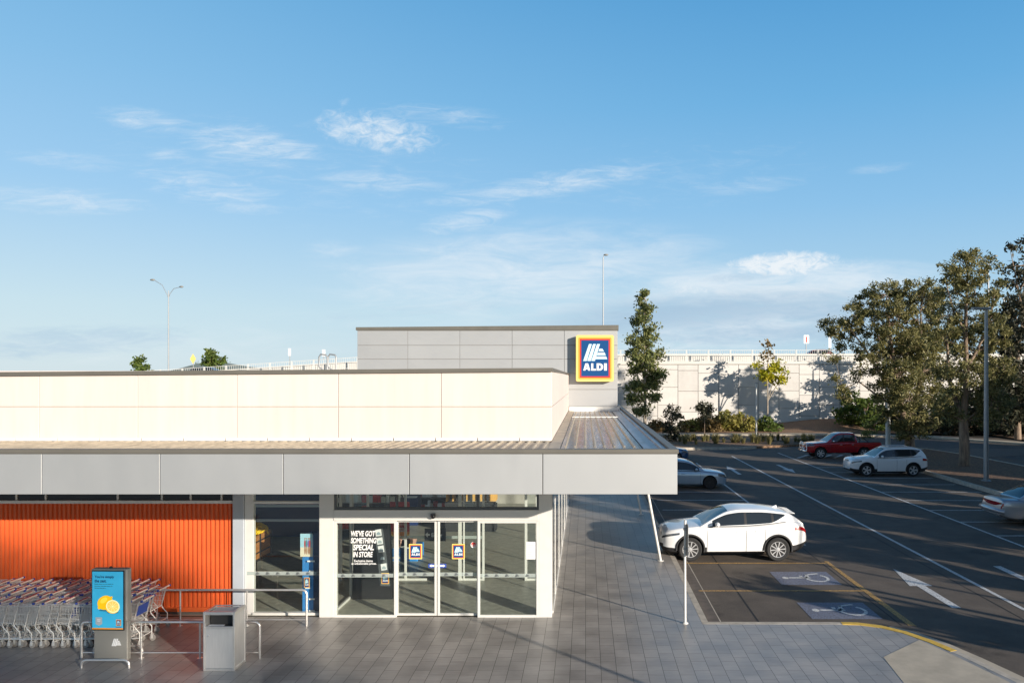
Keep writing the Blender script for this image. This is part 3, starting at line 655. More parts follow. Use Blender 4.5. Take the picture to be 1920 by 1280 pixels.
# tower
T = 34.0
def tz(py): return gz(py, T)
m_ = mb_panels([-10.4, -8.1, -5.73, -3.35, -.97, 1.46], [4.36, 5.14, 5.87, 6.52, 7.15, 7.83], T, T+.08, .016, 0, .005)
m_.box(-10.36, T+.03, 4.36, 1.42, T+6, 7.8, 1)
m_.cbox(1.40, T+.09, 4.36, 1.46, T+6, 7.83, .01); m_.cbox(-10.4, T+.09, 4.36, -10.34, T+6, 7.83, .01)
tw = bp(m_, 'tower', [M['tower_panel'], M['wall_gap']])
m_ = MB(); m_.prism([(-10.45, 7.83), (1.5, 7.83), (1.5, 8.07), (-10.45, 7.97)], T-.05, T+.5, 'xz'); bp(m_, 'tower_cap', M['trim'], tw)
m_ = MB(); m_.box(-.75, T+.02, 4.14, 1.55, T+.06, 4.35); bp(m_, 'tower_flashing', M['white_flash'], tw)
m_ = MB(); m_.box(-30, T+6.1, 0, -.8, 58, 4.3); m_.box(-30, T, 4.28, -10.42, 58, 4.5); bp(m_, 'rear_wall', M['cream'])
# roof ladder rails
for px in (611, 628):
    lr = MB(); X = gx(px, 26); z0 = 5.3; zt = gz(664, 26)
    lr.path([(X+.05, 26, z0), (X+.05, 26, zt-.12), (X, 26, zt-.02), (X-.18, 26, zt), (X-.24, 26, zt-.1), (X-.24, 26, zt-.42), (X-.10, 26, zt-.55)], .028, 8)
    bp(lr, 'ladder_rail', M['galv'], smooth=50)
# orange ribbed wall
m_ = MB(); prof = []; x = -24.0; pitch = .105
k = 0
while x < -8.24:
    prof += [(x, 17.52), (x+.012, 17.475), (x+.055, 17.475), (x+.067, 17.52)]; x += pitch
prof.append((-8.23, 17.52))
vs = [(a, b, .27) for a, b in prof]+[(a, b, 2.70) for a, b in prof]; n = len(prof)
m_.add(vs, [(i, i+1, n+i+1, n+i) for i in range(n-1)])
m_.cbox(-24, 17.46, .17, -8.23, 17.54, .275, .004); m_.box(-24, 17.53, .2, -8.23, 17.7, 2.68)
bp(m_, 'orange_cladding', M['orange'])
m_ = MB(); m_.box(-24, 17.44, PZ, -8.23, 17.72, .172); bp(m_, 'plinth', M['trim'])
m_ = MB(); m_.box(-24, 17.45, 2.70, -8.23, 17.6, 2.77); m_.box(-24, 17.5, 3.38, -8.23, 17.6, 3.44)
for px in (30, 85, 220, 303, 357, 415): m_.box(gx(px, 17.5)-.02, 17.505, 2.77, gx(px, 17.5)+.02, 17.57, 3.38)
cl = bp(m_, 'high_window', M['frame'])
m_ = MB(); m_.box(-24, 17.53, 2.77, -8.23, 17.545, 3.38); bp(m_, 'pane', M['glass_dark'], cl)
# columns
for (a, b, y0, mt) in ((-8.22, -7.96, 17.38, 'blue_grey'), (-6.14, -5.80, F, 'frame'), (-1.08, -.774, F, 'frame')):
    m_ = MB(); m_.cbox(a, y0, PZ, b, y0+.3, 3.435, .008); bp(m_, 'column', M[mt])
# glazed panels
def glazed(name, x0, x1, y, z0, z1, fr=.055, fmat='frame', mid=(), side=None, strip=None, thick=.07, bars=()):
    m_ = MB(); m_.cbox(x0, y, z0, x0+fr, y+thick, z1, .004); m_.cbox(x1-fr, y, z0, x1, y+thick, z1, .004)
    m_.cbox(x0+fr, y+.002, z0, x1-fr, y+thick-.002, z0+fr, .004); m_.cbox(x0+fr, y+.002, z1-fr, x1-fr, y+thick-.002, z1, .004)
    for mx in mid: m_.cbox(mx-fr/2, y+.004, z0+fr, mx+fr/2, y+thick-.004, z1-fr, .004)
    for (bz, bw, ) in bars: m_.cbox(x0+fr, y+.006, bz-bw/2, x1-fr, y+thick-.006, bz+bw/2, .004)
    o = bp(m_, name, M[fmat])
    m_ = MB(); m_.box(x0+fr, y+.03, z0+fr, x1-fr, y+.036, z1-fr); bp(m_, 'pane', M['glass'], o)
    if strip:
        m_ = MB(); yb = y+.024; m_.quad([(x0+fr, yb, strip), (x1-fr, yb, strip), (x1-fr, yb, strip+.085), (x0+fr, yb, strip+.085)])
        x = x0+fr+.1
        while x < x1-fr-.1:
            glyph_only(m_, x, strip+.014, x+.10, strip+.072, yb-.003, 1); x += .235
        bp(m_, 'safety_strip', [M['frosted'], M['frame_dark']], o)
    return o
SZ = 1.04
side_l = glazed('glazed_panel', -5.80, -4.36, F, PZ, 2.345, strip=SZ)
side_r = glazed('glazed_panel', -2.49, -1.08, F, PZ, 2.345, strip=SZ)
door_l = glazed('sliding_door', -4.40, -3.455, F+.11, PZ+.01, 2.345, strip=SZ, fr=.05)
door_r = glazed('sliding_door', -3.435, -2.475, F+.11, PZ+.01, 2.345, strip=SZ, fr=.05)
m_ = MB(); m_.cbox(-5.80, F-.02, 2.35, -1.08, F+.2, 2.60, .006); hd = bp(m_, 'door_header', M['frame'])
m_ = MB(); m_.lathe([(.06, 0), (.065, -.03), (.05, -.07), (.02, -.09)], (gx(815, F)-.02, F-.09, 2.50), 'z', 16); m_.box(gx(815, F)-.07, F-.13, 2.50, gx(815, F)+.03, F-.022, 2.53)
bp(m_, 'camera_dome', M['black_gloss'], hd, smooth=40)
glazed('high_window', -5.80, -1.08, F+.02, 2.605, 3.43, fmat='frame_dark', fr=.05, mid=(-4.36, -2.49))
m_ = MB(); m_.cbox(-7.955, F+.22, PZ, -7.75, F+.34, 3.43, .005); m_.cbox(-7.75, F+.16, PZ, -6.145, F+.3, PZ+.055, .005); m_.cbox(-7.75, F+.2, 2.70, -6.145, F+.28, 2.765, .004)
sw = bp(m_, 'shop_window', M['frame'])
m_ = MB(); m_.box(-7.75, F+.235, PZ+.055, -6.145, F+.241, 2.70); m_.box(-7.75, F+.235, 2.765, -6.145, F+.241, 3.43); bp(m_, 'pane', M['glass'], sw)
m_ = MB(); yb = F+.228; m_.quad([(-7.9, yb-.012, SZ), (-6.145, yb-.012, SZ), (-6.145, yb-.012, SZ+.085), (-7.9, yb-.012, SZ+.085)])
x = -7.7
while x < -6.25: glyph_only(m_, x, SZ+.014, x+.10, SZ+.072, yb-.016, 1); x += .235
bp(m_, 'safety_strip', [M['frosted'], M['frame_dark']], sw)
# side glazing along the footpath
m_ = MB(); my = [17.52, 18.9, 21.65, 24.3, 27.1, 29.6, 32.2, 33.9]
for y in my[1:]: m_.cbox(-.79, y-.02, PZ, -.761, y+.02, 3.435, .003)
m_.cbox(-.80, 17.51, PZ, -.755, 33.9, PZ+.06, .004)
sg = bp(m_, 'side_window', M['frame'])
m_ = MB(); m_.box(-.775, 17.51, PZ+.06, -.768, 33.9, 3.43); bp(m_, 'pane', M['glass'], sg)
# interior shell
m_ = MB(); m_.quad([(-16, 17.3, PZ+.006), (-.8, 17.3, PZ+.006), (-.8, 33.9, PZ+.006), (-16, 33.9, PZ+.006)]); bp(m_, 'floor', M['shop_floor'])
m_ = MB(); m_.box(-16, 33.0, PZ, -.85, 33.2, 3.6); bp(m_, 'interior_wall', M['shop_wall'])
m_ = MB(); m_.box(-16.1, 17.8, PZ, -16, 33, 3.6); bp(m_, 'interior_wall', M['shop_wall'])
m_ = MB(); m_.quad([(-16, 17.25, 3.5), (-16, 33.9, 3.5), (-.8, 33.9, 3.5), (-.8, 17.25, 3.5)]); bp(m_, 'ceiling', M['shop_wall'])
# inner airlock screen
m_ = MB(); Yi = 20.35
for px, wd in ((638, .07), (660, .05), (760, .06), (862, .09), (869.5, .04), (906, .06), (986, .07), (1006, .05)):
    X = gx(px, Yi); m_.cbox(X-wd/2, Yi, PZ, X+wd/2, Yi+.06, 3.4, .004)
m_.cbox(-5.9, Yi+.003, 2.5, -.85, Yi+.057, 2.62, .004)
for a, b in ((860, 908), (985, 1010), (740, 800)): m_.cbox(gx(a, Yi), Yi+.004, PZ, gx(b, Yi), Yi+.056, PZ+.06, .004)
for y in (17.6, 18.75, 20.2): m_.cbox(-5.93, y, PZ, -5.87, y+.06, 3.3, .004)
m_.cbox(-5.928, 17.66, PZ, -5.872, 20.2, PZ+.06, .004)
ins = bp(m_, 'inner_screen', M['frame'])
for a, b in ((660, 760), (869, 906), (986, 1006)): m_ = MB(); m_.box(gx(a, Yi)+.05, Yi+.03, PZ+.06, gx(b, Yi)-.05, Yi+.034, 2.5); bp(m_, 'pane', M['glass'], ins)
m_ = MB(); yb = Yi+.015; m_.quad([(gx(745, Yi), yb, 1.26), (gx(905, Yi), yb, 1.26), (gx(905, Yi), yb, 1.34), (gx(745, Yi), yb, 1.34)]); bp(m_, 'safety_strip', M['frosted'], ins)
# stickers and lettering on the glass
def logo_sticker(door, px0, px1, py0, py1, y):
    m_ = MB(); emblem(m_, gx(px0, y), gz(py1, y), gx(px1, y), gz(py0, y), y, 0, .0025); bp(m_, 'sticker', [M[k] for k in LOGO_MATS], door)
YD = F+.128
logo_sticker(door_l, 767, 791.5, 1019, 1047.5, YD); logo_sticker(door_r, 847.5, 871.5, 1019, 1047.5, YD)
m_ = MB(); X, Z = gx(888, YD), gz(1021, YD); ring = [(X+.07*math.cos(k*.2618), Z+.07*math.sin(k*.2618)) for k in range(24)]
m_.add([(a, YD, b) for a, b in ring], [tuple(range(24))], 0); m_.add([(X+.055*math.cos(R(t)), YD-.003, Z+.008+.055*math.sin(R(t))) for t in range(0, 181, 12)], [tuple(range(16))], 1)
m_.quad([(X-.045, YD-.003, Z-.028), (X+.045, YD-.003, Z-.028), (X+.05, YD-.003, Z-.006), (X-.05, YD-.003, Z-.006)], 1); bp(m_, 'sticker', [M['white'], M['sticker_red']], door_r)
for dr, a, b, d in ((door_l, 803, 821, -1), (door_r, 823, 837, 1)):
    m_ = MB(); x0, x1, z0, z1 = gx(a, YD), gx(b, YD), gz(1064, YD), gz(1056, YD); zc = (z0+z1)/2
    m_.add([(p, YD, q_) for p, q_ in rrect(x0, z0, x1, z1, .02)], [tuple(range(24))], 0)
    xa, xb = (x0+.025, x1) if d < 0 else (x1-.025, x0)
    P = [(xa, zc), (xa-d*.05, zc+.035), (xa-d*.05, zc+.02), (xb, zc+.02), (xb, zc-.02), (xa-d*.05, zc-.02), (xa-d*.05, zc-.035)]
    m_.add([(p, YD-.003, q_) for p, q_ in P], [tuple(range(7)) if d > 0 else tuple(reversed(range(7)))], 1); bp(m_, 'sticker', [M['cap_blue'], M['white']], dr)
m_ = MB(); y = F+.026; m_.quad([(gx(987, y), y, gz(1048, y)), (gx(1006, y), y, gz(1048, y)), (gx(1006, y), y, gz(1015, y)), (gx(987, y), y, gz(1015, y))])
for k in range(7): m_.quad([(gx(988.5, y), y-.003, gz(1022+k*3.4, y)), (gx(1000-(k % 3)*2, y), y-.003, gz(1022+k*3.4, y)), (gx(1000-(k % 3)*2, y), y-.003, gz(1020.8+k*3.4, y)), (gx(988.5, y), y-.003, gz(1020.8+k*3.4, y))], 1)
bp(m_, 'notice', [M['paper'], M['badge']], side_r)
m_ = MB(); y = F+.026
for s, a, b, t0, t1 in (("WE'VE GOT", 658, 704, 994, 1005), ('SOMETHING', 657.5, 706, 1007.5, 1018), ('SPECIAL', 662, 701, 1020, 1031), ('IN STORE', 662, 699, 1033.5, 1044)):
    put_text(m_, s, gx(a, y), gz(t1, y), y, gx(b, y)-gx(a, y), gz(t0, y)-gz(t1, y), 0, bold=.035, shear=.18)
put_text(m_, 'Exclusive items', gx(664, y), gz(1053, y), y, gx(699, y)-gx(664, y), .055, 0, bold=.02)
put_text(m_, 'at unbelievable prices.', gx(659, y), gz(1059, y), y, gx(706, y)-gx(659, y), .065, 0, bold=.02)
bp(m_, 'lettering', M['white'], side_l)
m_ = MB(); y = Yi-.01
put_text(m_, 'Enter', gx(809, y), gz(1006, y), y, None, .10, 0, bold=.02)
P = [(797, 1002), (802, 997), (802, 1000.5), (806, 1000.5), (806, 1003.5), (802, 1003.5), (802, 1007)]; m_.add([(gx(a, y), y, gz(b, y)) for a, b in P], [tuple(reversed(range(7)))])
m_.quad([(gx(796, y), y+.004, gz(1014, y)), (gx(836, y), y+.004, gz(1014, y)), (gx(836, y), y+.004, gz(990, y)), (gx(796, y), y+.004, gz(990, y))], 1)
bp(m_, 'lettering', [M['white'], M['dark']], ins)

# the emblem sign on the tower
sx0, sx1 = gx(1080, 33.6), gx(1151, 33.6); sz0, sz1 = gz(715, 33.6), gz(628, 33.6)
sg_ = empty('emblem_sign', ((sx0+sx1)/2, 33.7, sz0), 'big square blue sign with yellow border and white letters on the grey tower', 'sign')
so = tuple(sg_.location)
m_ = MB(); m_.prism(rrect(sx0, sz0, sx1, sz1, .10, 6), 33.6, 33.85, 'xz'); m_.build('sign_box', M['logo_yellow'], sg_, so)
m_ = MB(); emblem(m_, sx0, sz0, sx1, sz1, 33.596, 0, .004); m_.build('sign_face', [M[k] for k in LOGO_MATS], sg_, so)
for x in (sx0+.3, sx1-.3):
    for z in (sz0+.3, sz1-.3): m_ = MB(); m_.box(x-.04, 33.85, z-.04, x+.04, 34.0, z+.04); m_.build('bracket', M['black'], sg_, so)

# ---------------------------------------------------------------- inside the shop
# banana crate
cy, cx0, cx1 = 19.3, -8.55, -7.9
cr = empty('banana_crate', (-8.8, 18.85, PZ), 'slatted timber crate with black corner straps full of bananas behind the shop window', 'crate'); co = tuple(cr.location)
def rotz(p, c, a): x, y = p[0]-c[0], p[1]-c[1]; return (c[0]+x*math.cos(a)-y*math.sin(a), c[1]+x*math.sin(a)+y*math.cos(a), p[2])
CX0, CX1, CY0, CY1 = -9.25, -8.35, 17.9, 19.8
m_ = MB()
for k, (a, b) in enumerate(((1.03, 1.17), (1.20, 1.46), (1.49, 1.63))):
    m_.cbox(CX1-.03, CY0, a, CX1, CY1, b, .004); m_.cbox(CX0, CY0, a, CX1-.03, CY0+.03, b, .004); m_.cbox(CX0, CY1-.03, a, CX1-.03, CY1, b, .004)
m_.build('slat_side', M['timber'], cr, co)
m_ = MB()
for y in (CY0-.012, CY0+.5, CY0+1.22, CY1-.03): m_.box(CX1, y, 1.0, CX1+.02, y+.045, 1.64)
for z in (1.17, 1.46): m_.box(CX1-.01, CY0, z, CX1+.012, CY1, z+.03)
for x in (CX0, CX1-.05): m_.box(x, CY0-.02, 1.0, x+.05, CY0, 1.64)
m_.box(CX0, CY0, .96, CX1, CY1, 1.03); m_.box(CX0+.2, CY0+.2, PZ, CX1-.25, CY1-.25, .96)
m_.build('strap', M['black'], cr, co)
def banana_bunch():
    m_ = MB()
    for k in range(6):
        a = -.5+k*.2; pts = []
        for i in range(6):
            t = i/5; pts.append((math.sin(a)*.10+.02*k-.05+math.sin(a)*.05*t, -.11+.24*t, .04+.10*math.sin(math.pi*t)*.8+.015*(k % 2)))
        m_.path(pts, [.008, .022, .026, .026, .020, .008], 7)
    return m_
bb = banana_bunch().build('banana_bunch', M['banana'], smooth=60)
tag(bb, 'yellow banana bunch heaped in the timber crate behind the shop window', 'bananas', 'bananas heaped in the crate')
rng = random.Random(3)
for i in range(64):
    o = bb if i == 0 else bb.copy()
    if i: C.objects.link(o)
    u, v = rng.random(), rng.random(); x = CX0+.1+(CX1-CX0-.2)*u; y = CY0+.15+(CY1-CY0-.3)*v
    hgt = 1.56+.34*(1-u)**.8*(.75+.25*(1-v))
    o.location = (x, y, hgt+rng.uniform(-.05, .03)); o.rotation_euler = (rng.uniform(-.5, .5), rng.uniform(-.1, .7), rng.uniform(0, 6.28)); o.scale = [rng.uniform(1.0, 1.35)]*3
# blue card stand behind the window
bs = empty('card_stand', (-6.35, 17.75, PZ), 'tall blue cardboard promotion stand beside the pale column', 'display stand'); bo = tuple(bs.location)
x0, x1, xm = gx(568, 17.65), gx(598.5, 17.65)+.05, gx(590, 17.65)
m_ = MB(); m_.add([(x0, 17.62, PZ+.01), (xm, 17.56, PZ+.01), (x0, 17.62, 1.95), (xm, 17.56, 1.95)], [(0,1,3,2)], 0)
m_.add([(xm, 17.56, PZ+.01), (x1+.1, 17.8, PZ+.01), (x1+.1, 17.8, 1.98), (xm, 17.56, 1.98)], [(0,1,2,3)], 1)
m_.add([(x0, 17.62, PZ+.01), (x0+.1, 17.95, PZ+.01), (x0+.1, 17.95, 1.95), (x0, 17.62, 1.95)], [(3,2,1,0)], 0); m_.add([(x0+.1, 17.95, PZ+.01), (x1+.1, 17.8, PZ+.01), (x1+.1, 17.8, 1.98), (x0+.1, 17.95, 1.95)], [(3,2,1,0)], 1)
m_.build('card_body', [M['blue'], M['blue_dark']], bs, bo)
m_ = MB(); yb = 17.54; X0, X1, Z0, Z1 = gx(563, yb), gx(586, yb), gz(1043, yb), gz(1000, yb)
m_.box(X0, yb, Z0, X1, yb+.02, Z1, 0)
def ov(c, r, mi, yy_): m_.add([(c[0]+r[0]*math.cos(k*.5236), yy_, c[1]+r[1]*math.sin(k*.5236)) for k in range(12)], [tuple(range(12))], mi)
m_.quad([(X0, yb-.002, Z0+.22), (X1, yb-.002, Z0+.22), (X1, yb-.002, Z1), (X0, yb-.002, Z1)], 1)
for k, (fx, c) in enumerate(((.38, 2), (.5, 3), (.66, 4), (.78, 2))):
    fxx = X0+(X1-X0)*fx; ov((fxx, Z0+.30), (.02, .10), c, yb-.004-k*.001); ov((fxx, Z0+.15), (.014, .10), 5, yb-.0045-k*.001); ov((fxx, Z0+.425), (.013, .02), 5, yb-.0045-k*.001)
m_.build('photo_panel', [mat('sand', (.72, .65, .52), .5), mat('sea', (.36, .60, .72), .5), mat('shirt', (.45, .06, .06), .5), mat('shirt2', (.05, .22, .28), .5), mat('shirt3', (.18, .12, .35), .5), mat('skin_print', (.36, .18, .10), .5)], bs, bo)
yb = 17.535
for (a, b, t0, t1) in ((576, 590, 1050, 1053), (580, 588, 1069, 1071), (579, 590, 1121, 1124), (579, 590, 1143, 1146), (572, 581, 1101, 1103)):
    m_ = MB(); m_.box(gx(a, yb), yb, gz(t1, yb), gx(b, yb), yb+.003, gz(t0, yb), 0); m_.build('print_line', M['white'], bs, bo)
m_ = MB(); emblem(m_, gx(570, 17.52), gz(1101, 17.52), gx(580.5, 17.52), gz(1082, 17.52), 17.52, 0, .002); m_.build('emblem_print', [M[k] for k in LOGO_MATS], bs, bo)
# dark promotion totem with five photographs
Yp = 18.6; pt = empty('promotion_panel', (gx(712, Yp), Yp, PZ), 'black leaning promotion panel with five photo squares behind the left glass panel', 'display stand'); po = tuple(pt.location)
m_ = MB(); Q = [(660, 1112), (733, 1105), (727, 975), (664, 975)]; P = [(gx(a, Yp), gz(b, Yp)) for a, b in Q]; P[0] = (P[0][0], PZ+.01); P[1] = (P[1][0]+.02, PZ+.01)
m_.prism(P[::-1], Yp, Yp+.25, 'xz'); m_.build('panel', M['black'], pt, po)
sh = lambda b: (b-995)*.145
m_ = MB(); m_.add([(gx(a, Yp-.02), Yp-.02, gz(b, Yp-.02)) for a, b in ((702, 992), (718, 989), (732, 1098), (713, 1098))], [(3,2,1,0)]); m_.build('side_board', M['frame_dark'], pt, po)
for k, b in enumerate((991, 1006.5, 1021.5, 1037, 1055)):
    m_ = MB(); y = Yp-.035; a0 = 704+sh(b)*1.1
    m_.add([(gx(a, y), y, gz(c, y)) for a, c in ((a0, b+2), (a0+11, b), (a0+12.5, b+12.5), (a0+1.5, b+14))], [(3,2,1,0)], 0)
    m_.add([(gx(a, y), y-.003, gz(c, y)) for a, c in ((a0+2.5, b+11.5), (a0+3.2, b+7.5), (a0+6, b+5.5), (a0+9.5, b+7), (a0+10.5, b+11))], [(4,3,2,1,0)], 1)
    m_.build('photo_square', [M['paper'] if k != 3 else M['frame_dark'], mat('photo_tone', (.28, .36, .42), .5) if k == 0 else M['badge']], pt, po)
m_ = MB(); y = Yp-.05; emblem(m_, gx(715, y), gz(1094, y), gx(729.5, y), gz(1073.5, y), y, 0, .002); m_.build('emblem_print', [M[k] for k in LOGO_MATS], pt, po)
# hanging red banner
Yb = 21.5
hb = empty('hanging_banner', (gx(750, Yb), Yb, gz(1008, Yb)), 'dark red hanging banner with a flame tip seen through the entrance doors', 'banner'); ho = tuple(hb.location)
m_ = MB()
def qz(pts, y, mi): m_.add([(gx(a, Yb), y, gz(b, Yb)) for a, b in pts], [tuple(reversed(range(len(pts))))], mi)
qz([(731, 940), (768, 940), (768, 996), (731, 996)], Yb, 0); qz([(731, 996), (768, 996), (768, 1002), (750, 1008), (731, 1002)], Yb, 1); qz([(731, 1000), (750, 1006), (768, 1000), (768, 1002.5), (750, 1009), (731, 1002.5)], Yb-.004, 2)
m_.build('cloth', [M['poster_red'], M['flame'], M['flame_y']], hb, ho)
m_ = MB(); put_text(m_, 'Prices', gx(741, Yb), gz(984, Yb), Yb-.006, gx(757, Yb)-gx(741, Yb), .09, 0, bold=.01)
for k, (a, b) in enumerate(((743, 757), (742, 760), (743, 758))): m_.box(gx(a, Yb), Yb-.008, gz(990+k*3.2, Yb), gx(b, Yb), Yb-.005, gz(988.6+k*3.2, Yb))
m_.build('lettering', M['paper'], hb, ho)
# blue freezer bin
Yq = 22.5; fb = empty('display_bin', (gx(757, Yq), Yq, PZ), 'bright blue display bin with white lettering strip beyond the doors', 'display bin'); fo = tuple(fb.location)
m_ = MB(); m_.cbox(gx(726, Yq), Yq, gz(1066, Yq), gx(783, Yq), Yq+.9, gz(1027, Yq), .02); m_.build('bin_body', M['blue'], fb, fo)
m_ = MB(); m_.box(gx(752, Yq), Yq-.006, gz(1065, Yq), gx(768, Yq), Yq, gz(1028, Yq)); m_.build('dark_panel', M['blue_dark'], fb, fo)
m_ = MB(); m_.box(gx(728, Yq), Yq-.006, gz(1047, Yq), gx(751, Yq), Yq-.001, gz(1043, Yq)); m_.box(gx(733, Yq), Yq-.006, gz(1053, Yq), gx(751, Yq), Yq-.001, gz(1051, Yq)); m_.box(gx(726, Yq), Yq-.01, gz(1027, Yq), gx(783, Yq), Yq+.02, gz(1025.5, Yq)); m_.build('white_strip', M['white'], fb, fo)
m_ = MB()
for a in (730, 778): m_.box(gx(a, Yq)-.03, Yq+.1, PZ, gx(a, Yq)+.03, Yq+.8, gz(1066, Yq))
m_.build('leg', M['black'], fb, fo)
# stacked white packs on the bin
m_ = MB(); rr = random.Random(5)
for k in range(4):
    p = MB(); x = gx(742+k*9, 22.3); z = gz(1026, 22.3)+.02; a = rr.uniform(-.3, .3)
    p.add([(x-.14, 22.25, z), (x+.12, 22.25, z+.03), (x+.16, 22.25, z+.2+a*.2), (x-.08, 22.25, z+.24), (x-.14, 22.5, z), (x+.12, 22.5, z+.03), (x+.16, 22.5, z+.2), (x-.08, 22.5, z+.24)], [(0,1,2,3), (7,6,5,4), (1,5,6,2), (3,2,6,7), (0,3,7,4)])
    o = p.build('food_pack', M['paper'] if k % 2 == 0 else mat('pack_pink', (.72, .40, .32), .5)); tag(o, 'pale packet heaped on the blue display bin beyond the doors', 'packet', 'packets on the blue display bin')
# tall ochre lockers and dark counter at the back right
Yl = 27.0; lk = empty('shelf_unit', (gx(872, Yl), Yl, PZ), 'ochre lit shelf unit at the back of the shop behind the right sliding door', 'shelves'); lo = tuple(lk.location)
m_ = MB(); m_.box(gx(836, Yl), Yl, 1.2, gx(930, Yl), Yl+.5, 3.2); m_.build('back_panel', M['ochre'], lk, lo)
m_ = MB()
for a in (846, 858, 872, 884, 898, 915): m_.box(gx(a, Yl)-.04, Yl-.1, 1.2, gx(a, Yl)+.04, Yl-.005, 3.2)
m_.box(gx(836, Yl), Yl-.2, 1.1, gx(930, Yl), Yl, 1.19); m_.box(gx(836, Yl), Yl-.15, PZ+.02, gx(930, Yl), Yl+.4, 1.09); m_.build('divider', M['dark'], lk, lo)
# dark blue chiller shelves at the back left, dark racks
for k, (xa, xb, ya) in enumerate(((-13.5, -8.6, 26.0), (-8.2, -6.3, 28.0))):
    cs = empty('chiller_shelf', ((xa+xb)/2, ya, PZ), ['long dark blue chiller shelf seen through the top of the shop window', 'short dark blue chiller shelf at the back near the pale column'][k], 'shelves'); c_o = tuple(cs.location)
    m_ = MB(); m_.box(xa, ya, PZ+.01, xb, ya+.6, 2.6); m_.build('shelf_body', M['blue_shelf'], cs, c_o)
    m_ = MB()
    for z in (.7, 1.2, 1.7, 2.2): m_.box(xa, ya-.25, z, xb, ya, z+.04)
    m_.build('shelf_edge', M['badge'], cs, c_o)
for k, (px, y) in enumerate(((690, 25.5), (800, 29.5))):
    X = gx(px, y); rk = empty('goods_rack', (X, y, PZ), ['dark goods rack with pale packets behind the left glass panel', 'dark goods rack far back between the sliding doors'][k], 'rack'); ro = tuple(rk.location)
    m_ = MB(); m_.box(X-1.1, y, PZ+.01, X+1.1, y+.7, 2.3); m_.build('rack_body', M['dark'], rk, ro)
    m_ = MB(); r2 = random.Random(k)
    for z in (.5, .95, 1.4, 1.85):
        m_.box(X-1.1, y-.2, z, X+1.1, y, z+.03, 0); x = X-1.05
        while x < X+1.0:
            ww = r2.uniform(.08, .2); m_.box(x, y-.17, z+.03, x+ww, y-.02, z+.03+r2.uniform(.12, .33), 1 + r2.randrange(3)); x += ww+.02
    m_.build('shelf', [M['galv'], M['paper'], M['sticker_red'], M['badge']], rk, ro)
